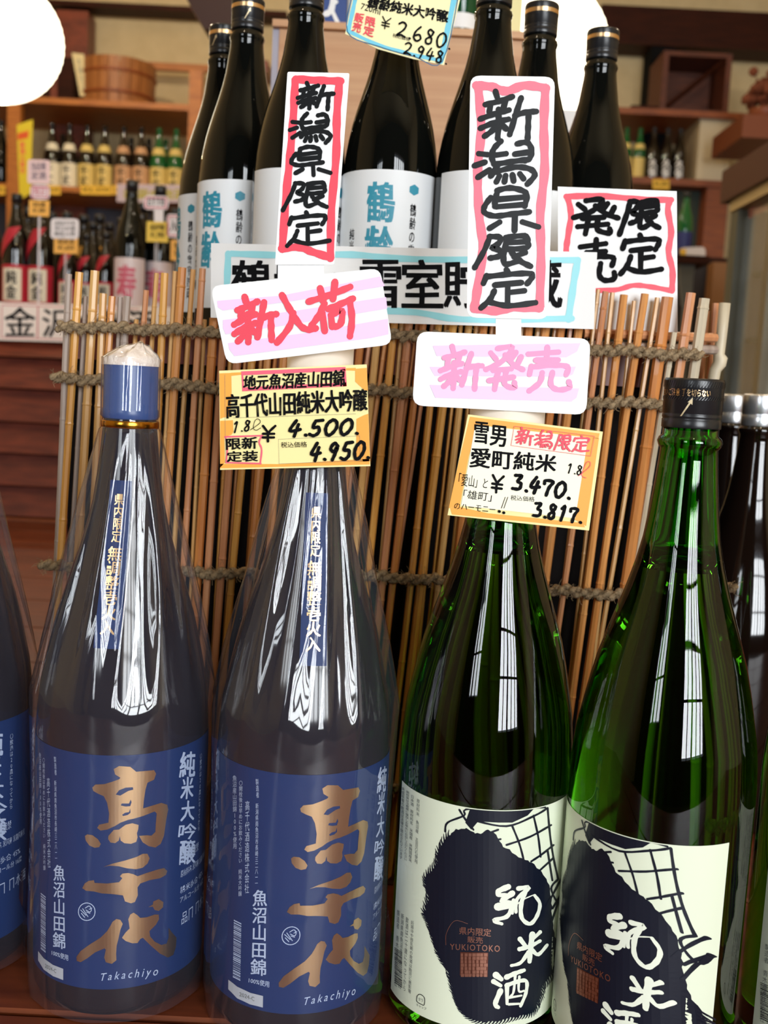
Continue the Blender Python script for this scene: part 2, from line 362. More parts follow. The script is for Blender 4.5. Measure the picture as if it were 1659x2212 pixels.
# ------------------------------------------------------------------ platform, riser
pl = thing('display_platform', 'red-brown wooden display platform the big bottles stand on', 'platform')
for i in range(14):
    y = .02 + i * .19; boxo('plank', -1.9, 1.35, y, y + .186, -.05, -.0004, WOODT, pl, .002)
boxo('frame', -1.85, 1.3, .05, 2.6, -.75, -.0505, DARKW, pl)
rs = thing('riser_box', 'low dark wooden crate behind the bamboo screen carrying the small bottles', 'crate')
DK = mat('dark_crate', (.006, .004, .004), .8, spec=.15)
a = P(150, 700, .8).x; b = P(1500, 745, .8).x
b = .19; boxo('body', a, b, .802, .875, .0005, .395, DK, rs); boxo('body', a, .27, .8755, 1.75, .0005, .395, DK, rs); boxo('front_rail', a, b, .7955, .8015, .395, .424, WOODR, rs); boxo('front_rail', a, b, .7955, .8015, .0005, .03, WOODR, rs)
# ------------------------------------------------------------------ bottles
P18 = [(.046, 0), (.0505, .003), (.0525, .008), (.0526, .17), (.0518, .183), (.0505, .196), (.0476, .211), (.0450, .224), (.0415, .239), (.0372, .253), (.0327, .267), (.0282, .281), (.0243, .295), (.0213, .309), (.0193, .323), (.0174, .340), (.0163, .352), (.0158, .3595), (.0170, .3612), (.0178, .3635), (.0170, .3658), (.0152, .3672), (.0150, .392)]
P72 = [(.033, 0), (.0365, .003), (.038, .008), (.038, .140), (.0379, .155), (.0368, .170), (.0350, .183), (.0326, .195), (.0297, .206), (.0264, .217), (.0230, .228), (.0199, .239), (.0174, .250), (.0157, .262), (.0145, .27), (.0140, .276), (.0145, .2775), (.015, .2795), (.0145, .2815), (.0130, .283), (.013, .308)]
def patch(name, R, z0, z1, a0, a1, m, parent, prof=None, nz=1):
    bm = bmesh.new(); n = max(4, int((a1 - a0) / 4)); rows = []
    for j in range(nz + 1):
        z = z0 + (z1 - z0) * j / nz; rr = R
        if prof:
            for (r1, q1), (r2, q2) in zip(prof, prof[1:]):
                if q1 <= z <= q2: rr = r1 + (r2 - r1) * (z - q1) / (q2 - q1) + R
        rows.append([bm.verts.new((rr * math.sin(R_(a0 + (a1 - a0) * i / n)), -rr * math.cos(R_(a0 + (a1 - a0) * i / n)), z)) for i in range(n + 1)])
    for A, B in zip(rows, rows[1:]):
        for i in range(n): bm.faces.new((A[i], A[i + 1], B[i + 1], B[i]))
    return link(name, bm, m, parent, smooth=True)
def rad_at(prof, z):
    for (r1, q1), (r2, q2) in zip(prof, prof[1:]):
        if q1 <= z <= q2: return r1 + (r2 - r1) * (z - q1) / (q2 - q1)
    return prof[-1][0]
def wrap_text(name, s, R, a0, a1, z0, z1, m, parent, bold=.02, vertical=True, sp=1.0, wob=0, prof=None, shear=0):
    """a0..a1 in degrees; with prof, R is the stand-off and a0..a1 are millimetres of arc"""
    def mp(x, y):
        if prof: rr = rad_at(prof, -y) + R; an = x / 1000 / rr
        else: rr = R; an = R_(x)
        return Vector((rr * math.sin(an), -rr * math.cos(an), -y))
    return art(name, text(s, [(a0, -z1), (a1, -z1), (a1, -z0), (a0, -z0)], bold, vertical, sp, shear, wob, ax=1000 if prof else math.degrees(1 / R)), mp, m, parent, cut=1.5 if prof else 6)
def cap_black(parent, r, z0, z1, m=BLKCAP, band=GOLD, txt=None):
    bm = bmesh.new(); h = z1 - z0
    solid(bm, [(r * .99, z0), (r, z0 + h * .02), (r, z0 + h * .17), (r * .975, z0 + h * .19), (r, z0 + h * .21), (r, z0 + h * .27), (r * .98, z0 + h * .285), (r, z0 + h * .3),
               (r, z0 + h * .8), (r * 1.012, z0 + h * .82), (r * 1.012, z0 + h * .95), (r * .98, z1), (r * .9, z1), (r * .88, z1 - .0006)], 48)
    c = link('cap', bm, m, parent, smooth=True)
    bm = bmesh.new()
    for i in range(64):
        t = i / 64 * 2 * math.pi
        for dz0, dz1 in ((.82, .95), (.57, .64)):
            q = []
            for (dt, z) in ((0, dz0), (.045, dz0), (.13, dz1), (.085, dz1)):
                rr = r * 1.022; q.append(bm.verts.new((rr * math.sin(t + dt), -rr * math.cos(t + dt), z0 + h * z)))
            bm.faces.new(q)
    link('knurling', bm, m, c)
    if band: 
        if txt: wrap_text('lettering', txt, r + .0003, -62, 62, z0 + h * .64, z0 + h * .79, band, c, .0, False)
        else:
            bm = bmesh.new(); lathe(bm, [(r + .0003, z0 + h * .66), (r + .0003, z0 + h * .79)], 40); link('gold_band', bm, band, c)
        def mp(x, y): return Vector(((r + .0003) * math.sin(R_(x)), -(r + .0003) * math.cos(R_(x)), z0 + h * y))
        art('arrow', tris([[(8, .24), (11, .24), (26, .50), (29, .47), (29, .62), (20, .52), (23, .52)]]), mp, mat('pale_gold', srgb(225, 205, 165), .4, metal=.5), c, cut=6)
    return c
# ---- tall green bottle with cream label
g3 = thing('green_bottle', 'tall green bottle with cream label, under the tilted price card reading 3470', 'bottle', (.070, .62, 0), 0)
bm = bmesh.new(); solid(bm, P18, 96)
cav = [(r - .0022, z) for r, z in P18 if .29 < z] ; cav = [(.0001, .2925)] + [(.0232, .2925)] + cav[1:] + [(.0001, .3921)]
rg = lathe(bm, cav, 64)
for f in bm.faces[-(len(cav) - 1) * 64:]: f.normal_flip()
link('glass_body', bm, GREEN, g3, smooth=True)
cap_black(g3, .0162, .3712, .3985, txt='ください ご注意 手を切らない')
LZ0, LZ1 = .0165, .1505
lab3 = patch('label', .05295, LZ0, LZ1, -74, 76, CREAM, g3); lab3['label'] = 'cream label with a dark navy ink wash'
G = Fr(840, 1650, 3.937); XC, YC = .070, .62
def on3(R): return lambda x, y: cyl(x, y, XC, YC, R)
def clampz(f):
    def g(x, y):
        p = f(x, y); p.z = min(max(p.z, LZ0 + .0005), LZ1 - .0005); return p
    return g
rn = random.Random(5)
mass = [(300, 1270), (335, 1120), (310, 980), (400, 860), (430, 730), (520, 600), (640, 545), (760, 590), (870, 570), (980, 700), (1110, 790), (1240, 860), (1350, 1000), (1385, 1180), (1400, 1400), (1435, 1580), (1400, 1760), (1320, 1880), (1280, 2000), (1220, 2110), (1080, 2150), (900, 2190), (720, 2180), (600, 2080), (540, 1920), (500, 1750), (430, 1640), (380, 1500), (345, 1380)]
ms = spline(mass + [mass[0]], 6); rag = []
for i, (x, y) in enumerate(ms): rag.append(G(x + rn.uniform(-9, 9), y + rn.uniform(-9, 9)))
polys = [rag[:-1]]
for i in range(0, len(ms) - 1):
    x, y = ms[i]; x2, y2 = ms[i + 1]; dx, dy = x2 - x, y2 - y; l = math.hypot(dx, dy) or 1
    if x < 520 or y > 1500: polys += ribbon([G(x - dy / l * 6, y + dx / l * 6), G(x + dy / l * rn.uniform(8, 18) + dx * .5, y - dx / l * 14 + dy), G(x + dy / l * rn.uniform(18, 36) + dx * 1.4, y - dx / l * 28 + dy * 2.2)], 4.5, .85)
art('ink_wash', tris(polys), clampz(on3(.0531)), INKNAVY, lab3, cut=12)
lat = []
for st in ([(480, 575), (500, 500), (640, 440), (700, 380), (1330, 370)], [(600, 390), (650, 470), (720, 560)], [(720, 480), (1000, 530), (1240, 440), (1350, 375)], [(1050, 530), (1110, 680), (1150, 830)],
           [(1230, 440), (1270, 620), (1290, 790)], [(1350, 375), (1370, 600), (1400, 800), (1440, 980)], [(1000, 690), (1200, 620), (1380, 520)], [(1210, 830), (1300, 770), (1400, 690)], [(1290, 900), (1400, 800)],
           [(1350, 740), (1390, 990)], [(1440, 980), (1380, 1060), (1440, 1180), (1475, 1080)], [(1475, 960), (1400, 1100), (1340, 1210)], [(1470, 1100), (1390, 1230)], [(1440, 1180), (1380, 1350)], [(820, 600), (930, 560)], [(840, 660), (950, 640)], [(860, 700), (960, 700)]):
    lat += ribbon([G(*p) for p in st], 4.2)
lat.append([G(*p) for p in ((690, 385), (860, 392), (1130, 392), (1240, 375), (1180, 440), (1050, 500), (930, 500), (760, 490), (700, 560), (650, 500))])
art('lattice_print', tris(lat), clampz(on3(.05312)), INKNAVY, lab3, cut=12)
bs = []
for w_, st in ((38, [(1015, 1045), (935, 1080), (935, 1112), (1010, 1118)]), (38, [(1050, 1100), (960, 1170), (1050, 1180)]), (50, [(925, 1215), (1070, 1195)]), (30, [(1045, 1230), (1000, 1300), (890, 1330), (960, 1360)]), (26, [(1060, 1160), (1050, 1270)]),
               (30, [(1100, 1060), (1190, 1055), (1090, 1150), (1080, 1260)]), (30, [(1165, 1070), (1125, 1190), (1130, 1310), (1200, 1360), (1260, 1290), (1283, 1190), (1240, 1120)]), (9, [(1080, 1200), (1150, 1150), (1240, 1110)]),
               (26, [(1285, 1430), (1225, 1490)]), (34, [(1115, 1490), (1170, 1560)]), (40, [(1220, 1450), (1205, 1560), (1195, 1680)]), (30, [(1110, 1575), (1200, 1550), (1285, 1505)]), (26, [(1185, 1600), (1120, 1690), (1040, 1715)]), (28, [(1215, 1580), (1270, 1620), (1345, 1540)]),
               (44, [(910, 1795), (955, 1830)]), (34, [(890, 1850), (950, 1885)]), (36, [(950, 1930), (905, 2040), (930, 2070)]), (34, [(1000, 1815), (1080, 1780), (1150, 1755)]), (28, [(1005, 1880), (1005, 2040)]), (28, [(1000, 1885), (1100, 1850), (1170, 1850), (1165, 1950), (1120, 2060)]),
               (18, [(1075, 1800), (1060, 1940), (1030, 1980)]), (18, [(1110, 1810), (1105, 1930), (1150, 1930)]), (16, [(1020, 1990), (1130, 1970)]), (18, [(1020, 2045), (1110, 2040)])):
    bs += ribbon([G(*p) for p in st], w_ * 1.32 / 3.937, .3)
art('brush_lettering', tris(bs), on3(.0533), mat('label_white_ink', srgb(240, 246, 228), .45), lab3, cut=12)
fo = text('県内限定', [G(600, 1385), G(870, 1405), G(868, 1470), G(598, 1450)], .01) + text('販売', [G(670, 1465), G(800, 1475), G(798, 1530), G(668, 1520)], .01) + text('YUKIOTOKO', [G(520, 1530), G(945, 1545), G(943, 1600), G(520, 1580)], .01, sp=1.2)
for i in range(7):
    for j in range(7):
        x, y = 612 + i * 33, 1612 + j * 29; s_ = rn.uniform(.5, .95)
        fo += tris([[G(x, y), G(x + 33 * s_, y), G(x + 33 * s_, y + 29 * .9), G(x, y + 29 * .9)]])
fo += tris(ribbon([G(485, 1540), G(490, 1440), G(560, 1335), G(670, 1360)], 1))
art('foil_lettering', fo, on3(.0533), COPPER, lab3, cut=12)
art('foil_seal', tris([[G(608, 1600), G(845, 1606), G(840, 1812), G(604, 1800)]]), on3(.05325), mat('dark_copper_foil', srgb(150, 100, 84), .35, metal=1), lab3, cut=12)
gy = []
for k, (x, s) in enumerate(((120, '未成年者の飲酒は法律で禁止されています'), (160, '開栓後は冷蔵庫に保存しお早めにお召し上がりください'), (200, '日本酒 原材料名 米国産 米麹国産米'), (250, '原材料米 魚沼産 五百万石使用'))):
    gy += text(s, [G(x - 12, 190 + k * 35), G(x + 14, 205 + k * 35), G(x - 6, 820 + k * 12), G(x - 32, 800 + k * 12)], 0, True)
for k, (x, s) in enumerate(((80, '製造者 青木酒造株式会社'), (115, '新潟県南魚沼市塩沢一二一四'), (155, '飲酒は二十歳になってから'), (200, '妊娠中や授乳期の飲酒は胎児に悪影響'))):
    gy += text(s, [G(x - 10, 1240 + k * 30), G(x + 14, 1250 + k * 30), G(x - 12, 1900 + k * 20), G(x - 36, 1880 + k * 20)], 0, True)
gy += text('キャップ', [G(235, 2035), G(320, 2075), G(318, 2100), G(233, 2060)], 0) + text('タラ', [G(252, 1985), G(292, 2000), G(290, 2030), G(250, 2015)], 0)
art('small_print', gy, on3(.0532), GREYINK, lab3, cut=14)
bc = ribbon([G(240, 1975), G(265, 1960), G(302, 1990), G(300, 2050), G(275, 2045), G(238, 2020), G(240, 1975)], 1.4)
y = 1560
while y < 1860:
    h_ = rn.choice((3, 5, 8)); bc.append([G(48, y), G(112, y + 45), G(112, y + 45 + h_), G(48, y + h_)]); y += h_ + rn.choice((5, 8))
art('barcode', tris(bc), on3(.0532), BLACK, lab3, cut=14)
g4 = copy_tree(g3); g4.location = (.169, .585, 0); g4.rotation_euler.z = -R_(46)
tag(g4, 'tall green bottle with a black screw cap, label turned to the left')
g5 = copy_tree(g3); g5.location = (.2885, .60, 0); g5.rotation_euler.z = R_(-2)
tag(g5, 'green bottle cut off by the right edge of the picture, beside the black-capped one')
# ---- dark bottle with navy label inside a cellophane bag
BX, BY = -.157, .635
b1 = thing('bagged_bottle', 'navy-labelled bottle in clear cellophane whose bagged cap is in full view', 'bottle', (BX, BY, 0), 0)
P18B = [(r, z) if z < .355 or z > .366 else (.0155, z) for r, z in P18]
bm = bmesh.new(); solid(bm, P18B, 72); link('glass_body', bm, mat('smoky_bottle_glass', (.012, .007, .010), .08), b1, smooth=True)
bm = bmesh.new(); solid(bm, [(.0162, .3585), (.0166, .3592), (.0166, .3640), (.0162, .3650), (.0162, .3932), (.0156, .3955)], 48); link('cap', bm, mat('blue_cap', srgb(52, 80, 140), .3), b1, smooth=True)
bm = bmesh.new(); lathe(bm, [(.0169, .3530), (.0173, .3537), (.0173, .3568), (.0169, .3575), (.0164, .3575), (.0164, .3530), (.0169, .3530)], 48); link('gold_clip', bm, mat('gold_clip', srgb(205, 140, 45), .2, metal=1), b1, smooth=True)
lab1 = patch('label', .0529, .0205, .1653, -112, 104, NAVY, b1)
bm = bmesh.new(); rows = []
for j in range(25):
    z = .2265 + .096 * j / 24; rr_ = rad_at(P18, z) + .0004; hw = .0066 + .0012 * (1 - j / 24)
    rows.append([bm.verts.new((rr_ * math.sin(u * hw / rr_), -rr_ * math.cos(u * hw / rr_), z)) for u in (-1, -.66, -.33, 0, .33, .66, 1)])
for A, B in zip(rows, rows[1:]):
    for i in range(6): bm.faces.new((A[i], A[i + 1], B[i + 1], B[i]))
nl = link('neck_label', bm, NAVY, b1, smooth=True)
A1 = Fr(60, 1580, 3.5)
def on1(R): return lambda x, y: cyl(x, y, BX, BY, R)
GO = [
 [[(650, 285), (690, 262), (775, 268), (820, 305), (955, 293), (970, 320), (955, 365), (905, 388), (890, 440), (878, 520), (872, 582), (1010, 540), (1055, 555), (1062, 590), (1045, 680), (1030, 790), (1005, 850), (965, 878), (915, 868), (868, 838), (842, 790), (900, 785), (935, 788), (965, 760), (968, 700), (975, 620), (960, 605), (870, 640), (800, 660), (760, 668), (700, 690), (660, 715), (600, 742), (550, 750), (525, 730), (540, 705), (610, 690), (615, 620), (600, 540), (575, 490), (530, 470), (495, 450), (488, 425), (510, 402), (580, 398), (640, 380), (690, 362), (700, 350), (660, 325)],
  [(665, 478), (690, 445), (740, 425), (795, 422), (798, 440), (760, 450), (700, 485)], [(703, 560), (710, 545), (765, 545), (778, 515), (785, 535), (775, 565), (740, 568)], [(713, 630), (735, 615), (765, 610), (775, 582), (777, 615), (755, 632), (720, 640)]],
 [(610, 790), (650, 745), (690, 742), (740, 706), (790, 694), (838, 707), (835, 740), (825, 770), (830, 800), (820, 835), (780, 850), (730, 845), (702, 825), (696, 790), (688, 825), (660, 845), (625, 840), (608, 815)],
 [(432, 790), (450, 778), (490, 785), (530, 815), (552, 850), (540, 875), (505, 880), (465, 862), (438, 825)],
 [(570, 1025), (640, 1000), (740, 975), (820, 950), (870, 925), (905, 925), (922, 960), (905, 1000), (870, 1030), (820, 1042), (750, 1035), (690, 1020), (620, 1015)],
 [(412, 1185), (430, 1150), (460, 1130), (500, 1125), (505, 1145), (600, 1150), (690, 1140), (715, 1110), (697, 1095), (715, 1075), (760, 1070), (800, 1080), (830, 1095), (900, 1070), (980, 1045), (1030, 1033), (1055, 1055), (1045, 1085), (1000, 1110), (920, 1125), (850, 1150), (830, 1180), (832, 1240), (810, 1290), (780, 1300), (735, 1285), (720, 1240), (640, 1230), (560, 1225), (500, 1210), (440, 1205)],
 [(912, 1328), (945, 1310), (950, 1285), (990, 1268), (1025, 1290), (1022, 1330), (990, 1358), (960, 1350), (945, 1325)],
 [(640, 1440), (670, 1418), (700, 1425), (718, 1455), (700, 1500), (685, 1570), (672, 1620), (668, 1680), (670, 1730), (635, 1758), (590, 1745), (578, 1710), (590, 1650), (580, 1640), (510, 1670), (450, 1715), (400, 1745), (370, 1735), (368, 1705), (400, 1660), (470, 1610), (550, 1560), (600, 1510), (625, 1470)],
 [(760, 1420), (775, 1385), (800, 1370), (830, 1390), (850, 1410), (900, 1405), (960, 1385), (990, 1385), (992, 1420), (970, 1460), (920, 1510), (925, 1550), (960, 1590), (1010, 1615), (1050, 1605), (1065, 1560), (1065, 1485), (1090, 1520), (1125, 1560), (1120, 1630), (1100, 1690), (1060, 1710), (1000, 1680), (930, 1620), (870, 1560), (850, 1570), (830, 1600), (790, 1602), (740, 1585), (712, 1560), (740, 1520), (770, 1490), (765, 1450)]]
gp = []
for g in GO: gp.append([[A1(*p) for p in l] for l in g] if isinstance(g[0], list) else [A1(*p) for p in g])
go = art('gold_lettering', tris(gp), on1(.0532), GOLD, lab1, cut=8); go['label'] = 'large gold foil brush characters'
si = text('魚沼山田錦', [A1(195, 1010), A1(278, 1010), A1(285, 1650), A1(190, 1630)], .015, True) + text('100%使用', [A1(182, 1652), A1(305, 1690), A1(305, 1735), A1(180, 1690)], .01)
si += text('Takachiyo', [A1(545, 1832), A1(985, 1778), A1(985, 1865), A1(545, 1905)], .0, sp=1.45, shear=.05)
for (s, y0, y1, xs, xe) in (('純', 155, 350, 1145, 1268), ('米', 350, 515, 1155, 1255), ('大', 530, 680, 1155, 1262), ('吟', 700, 820, 1135, 1275), ('醸', 825, 1010, 1143, 1268)):
    si += text(s, [A1(xs + 12, y0), A1(xe, y0 - 10), A1(xe - 8, y1 - 14), A1(xs, y1)], .02, wob=.05)
for (s, x, y0, y1) in (('製造者', 205, 190, 330), ('新潟県南魚沼市長崎三二八ー一', 208, 370, 960), ('高千代酒造株式会社', 155, 350, 1030), ('〇開栓後は早めにお飲みください 純米大吟醸', 120, 200, 1050), ('魚沼産山田錦100%使用', 92, 160, 700)):
    wd = 17 if x != 155 else 24
    si += text(s, [A1(x - wd / 2, y0), A1(x + wd / 2, y0), A1(x + wd / 2 + 6, y1), A1(x - wd / 2 + 6, y1)], .0, True)
art('silver_lettering', si, on1(.0532), SILVERINK, lab1, cut=8)
ring = []
for i in range(17): a = i / 16 * 2 * math.pi; ring.append(A1(446 + 63 * math.cos(a), 1363 + 66 * math.sin(a)))
sl = ribbon(ring, 1.7) + sum([ribbon([A1(*p) for p in st], 1.6) for st in ([(435, 1335), (465, 1320), (480, 1345), (470, 1365), (440, 1350)], [(465, 1345), (485, 1335)], [(400, 1350), (440, 1390)], [(415, 1340), (455, 1400)], [(405, 1375), (430, 1405)], [(445, 1365), (470, 1375)])], [])
y = 1220
while y < 1640:
    h_ = rn.choice((3, 5, 9)); sl.append([A1(98, y), A1(135, y + 30), A1(135, y + 30 + h_), A1(98, y + h_)]); y += h_ + rn.choice((5, 9))
art('seal_and_barcode', tris(sl), on1(.0532), SILVERINK, lab1, cut=8)
art('date_strip', tris([[A1(78, 1660), A1(120, 1715), A1(190, 1765), A1(268, 1795), A1(268, 1880), A1(190, 1850), A1(120, 1800), A1(78, 1730)]]), on1(.0532), mat('pale_strip', srgb(190, 195, 205), .6), lab1, cut=8)
art('date_code', text('2024-C', [A1(130, 1755), A1(215, 1800), A1(215, 1830), A1(130, 1785)], .0), on1(.0534), GREYINK, lab1, cut=8)
for s, a0, a1, z0, z1 in (('横倒し厳禁', 56, 76, .0920, .0975), ('原材料名 米国産 米麹国産米', 56, 92, .0815, .086), ('精米歩合 45%', 56, 86, .071, .0755), ('アルコール分 16度', 56, 88, .065, .069), ('品目 日本酒', 58, 94, .050, .058)):
    wrap_text('spec_lettering', s, .0532, a0, a1, z0, z1, SILVERINK, lab1, .0, False)
wrap_text('spec_lettering', '〇飲酒は20歳になってから', .0532, 74, 77, .105, .155, SILVERINK, lab1, 0, True)
wrap_text('gold_lettering', '県内限定', .0007, -3.0, 2.6, .2865, .3145, GOLD, nl, .02, True, .95, prof=P18)
wrap_text('gold_lettering', '無調整壱火入', .0007, -4.4, 3.8, .2345, .2840, GOLD, nl, .02, True, .95, prof=P18)
# the bag: pleated film gathered at the gold clip
def crown(rf, a, up=0):
    t = 1 - rf / .017; n = noise.noise(Vector((math.cos(a) * rf * 260, math.sin(a) * rf * 260, 1.7))); pl_ = math.sin(9 * a + 3 * t) * .0007 * min(1, 3 * t * (1 - t) + .3)
    return (rf * math.sin(a) + .0065 * t, -rf * math.cos(a) - .001 * t, .3945 + .0100 * t ** .75 + n * .0022 * (t + .25) + pl_ + up)
def bag(parent, seed):
    rr = random.Random(seed); lob = [(rr.randint(4, 5), rr.uniform(0, 6.28)), (rr.randint(7, 9), rr.uniform(0, 6.28)), (rr.randint(13, 15), rr.uniform(0, 6.28))]
    def rb(z):
        for (r1, q1), (r2, q2) in zip(P18, P18[1:]):
            if q1 <= z <= q2: return r1 + (r2 - r1) * (z - q1) / (q2 - q1)
        return .0150
    prof = []; z = -.0
    zs = [.0006, .004, .008] + [.014 + i * .0058 for i in range(60)]; zs = [z for z in zs if z < .351] + [.352, .3535, .3555, .3575, .359] + [.3605, .364, .368, .374, .380, .386, .391, .395]
    def base(z):
        if z > .3595: return .0179
        if .352 < z <= .3595: return .0166
        if z > .19: t = (.352 - z) / .162; return .0185 + (.0572 - .0185) * min(1, t * 1.02) ** .93
        return .0566 + .0006 * math.sin(z * 40)
    bm = bmesh.new(); seg = 144; rings = []
    for z in zs:
        ring = []
        for i in range(seg):
            a = 2 * math.pi * i / seg; tw = a + .22 * math.sin(z * 7 + seed)
            if z > .3595: am = .0013
            elif z > .352: am = .0001
            elif z > .19: am = .0034 * math.sin(min(1, (.352 - z) / .162) * math.pi * .93) ** .8 + .0005
            else: am = .0007
            f = 0
            for (n, ph), k in zip(lob, (.55, .35, .10)):
                s = math.sin(n * tw + ph + .9 * math.sin(z * 9 + ph)); f += k * (1 - 2 * abs(s) ** 1.1)
            n2 = noise.noise(Vector((math.cos(a) * 3, math.sin(a) * 3, z * 9 + seed * 7)))
            r = base(z) + am * f + am * .35 * n2
            r = max(r, rb(z) + (.0012 if z < .34 else .0009)) if z < .36 else max(r, .0169)
            if z < .01: r = r - .001 * (.01 - z) * 100
            ring.append(bm.verts.new((r * math.sin(a), -r * math.cos(a), z)))
        rings.append(ring)
    # crumpled top
    for rf in (.0170, .0150, .0115, .0075, .004, .001):
        rings.append([bm.verts.new(crown(rf, 2 * math.pi * i / seg, .0007)) for i in range(seg)])
    for A, B in zip(rings, rings[1:]):
        for i in range(seg): j = (i + 1) % seg; bm.faces.new((A[i], A[j], B[j], B[i]))
    bm.faces.new(rings[-1])
    # the heat-sealed fin standing out at one side of the foot
    v = []
    for j in range(9):
        z = .002 + .06 * j / 8; o_ = .0035 * math.sin(j * 1.3) ; v.append((bm.verts.new((.0555, -.004, z)), bm.verts.new((.0555 + .009 * (1 - j / 9), -.012 - o_, z - .0005))))
    for A, B in zip(v, v[1:]): bm.faces.new((A[0], A[1], B[1], B[0]))
    o = link('cellophane_bag', bm, BAG, parent, smooth=True); o['label'] = 'clear pleated cellophane bag gathered under the cap'
    bm = bmesh.new()
    rgs = []
    rgs.append([bm.verts.new((.0166 * math.sin(a), -.0166 * math.cos(a), .3905)) for a in [2 * math.pi * i / 96 for i in range(96)]])
    for rf in (.0166, .0150, .0115, .0075, .004, .001):
        rgs.append([bm.verts.new(crown(rf, 2 * math.pi * i / 96)) for i in range(96)])
    for A, B in zip(rgs, rgs[1:]):
        for i in range(96): j = (i + 1) % 96; bm.faces.new((A[i], A[j], B[j], B[i]))
    link('folded_top', bm, grain('crumpled_film', srgb(255, 244, 234), srgb(236, 220, 210), (60, 60, 60), .35, .8), parent, smooth=True)
    return o
b2 = copy_tree(b1); b2.location = (-.042, .62, 0); b2.rotation_euler.z = R_(8)
tag(b2, 'navy-labelled bottle in clear cellophane, under the price card reading 4500')
b0 = copy_tree(b1); b0.location = (-.2785, .66, 0); b0.rotation_euler.z = R_(-8)
tag(b0, 'navy-labelled bottle in clear cellophane cut off by the left edge of the picture')
bag(b1, 1); bag(b2, 2); bag(b0, 3)
# ---- small white-labelled bottles on the crate
ZB = .395
def ringY(px, py): q = P(px, py, 1.0); return (ZB + .2795 - .385) / (q.z - .385)
def small_bottle(label, x, Y, rz, capband=True):
    t = thing('small_bottle', label, 'bottle', (x, Y, ZB), rz, 'white-labelled bottles on the crate')
    bm = bmesh.new(); solid(bm, P72, 56); link('glass_body', bm, DARKG, t, smooth=True)
    cap_black(t, .0139, .286, .311, band=GOLD if capband else None)
    lb = patch('label', .0383, .050, .156, -110, 100, mat('small_label', (.82, .84, .86), .5), t)
    for ch, z0, z1 in (('鶴', .117, .147), ('齢', .084, .114)): wrap_text('teal_lettering', ch, .0385, -38, -6, z0, z1, TEAL, lb, .03, False, wob=.06)
    bm = bmesh.new(); ps = [(18 + 7 * math.cos(k * math.pi / 3 + .5) , .1425 + .0042 * math.sin(k * math.pi / 3 + .5)) for k in range(6)]
    bm.free()
    art('emblem', tris([ps]), lambda x, y: Vector((.0385 * math.sin(R_(x)), -.0385 * math.cos(R_(x)), y)), TEAL, lb, cut=4)
    wrap_text('black_lettering', '鶴齢の雪室貯蔵', .0385, 14, 22, .062, .132, BLACK, lb, .01, True)
    wrap_text('black_lettering', '純米大吟醸', .0385, -62, -54, .066, .112, BLACK, lb, .01, True)
    return t
def bx(px, py, Y): return P(px, py, Y).x
def place(px, py, x2): Y = ringY(px, py); return P(x2, 450, Y).x, Y
x, Y = place(528, 85, 522)
sb = small_bottle('small black-capped bottle second from the left on the crate, two teal characters on its label', x, Y, R_(-12))
for lab, (x, Y), rz in (('small bottle standing leftmost on the crate, mostly behind its neighbour', place(470, 137, 474), -50),
                       ('small bottle behind the narrow red-bordered strip, left of centre', place(658, 40, 645), 46),
                       ('small bottle with teal characters under the yellow and blue price card', place(840, 38, 840), 12),
                       ('small bottle whose upper half shows left of the wide red-bordered strip', place(1057, 34, 1041), 48),
                       ('small black-capped bottle directly behind the wide red-bordered strip', place(1170, 98, 1143), 130),
                       ('small black-capped bottle standing rightmost on the crate behind the square card', place(1290, 148, 1276), 130)):
    t = copy_tree(sb); t.location = (x, Y, ZB); t.rotation_euler.z = R_(rz); t['label'] = lab
t = copy_tree(sb); t.location = (P(1108, 250, 1.13).x, 1.13, ZB); t.rotation_euler.z = R_(130); t['label'] = 'small bottle farthest back on the crate, only its cap showing between two necks'
# ---- two brown bottles with silver caps at the right
bbt = thing('brown_bottle', 'brown bottle with a silver cap cut off by the right edge', 'bottle', (.3357, .95, 0))
bm = bmesh.new(); solid(bm, P18, 56); link('glass_body', bm, BROWN, bbt, smooth=True)
bm = bmesh.new(); solid(bm, [(.0156, .3675), (.0158, .368), (.0158, .377), (.0152, .378), (.0158, .379), (.0158, .394), (.0150, .396)], 40); link('cap', bm, SILVER, bbt, smooth=True)
t = copy_tree(bbt); t.location = (.347, 1.06, 0); t['label'] = 'brown bottle with a silver cap just behind the black-capped green bottle'
# ================================================================== signs and price cards
PY2 = Fr(440, 500, 3.606)
def collar(label, x, y, r, z0, z1):
    bm = bmesh.new(); lathe(bm, [(r, z0), (r, z1), (r - .0005, z1), (r - .0005, z0), (r, z0)], 48)
    return tag(link('paper_collar', bm, mat('cream_collar', srgb(246, 232, 215), .6), None, True, (x, y, 0)), label, 'paper collar')
collar('white paper collar on the bagged bottle between the lilac card and the 4500 card', -.042, .62, .0195, .366, .409)
collar('white paper collar round the neck of the green bottle, behind the 3470 card', .070, .62, .0222, .352, .400)
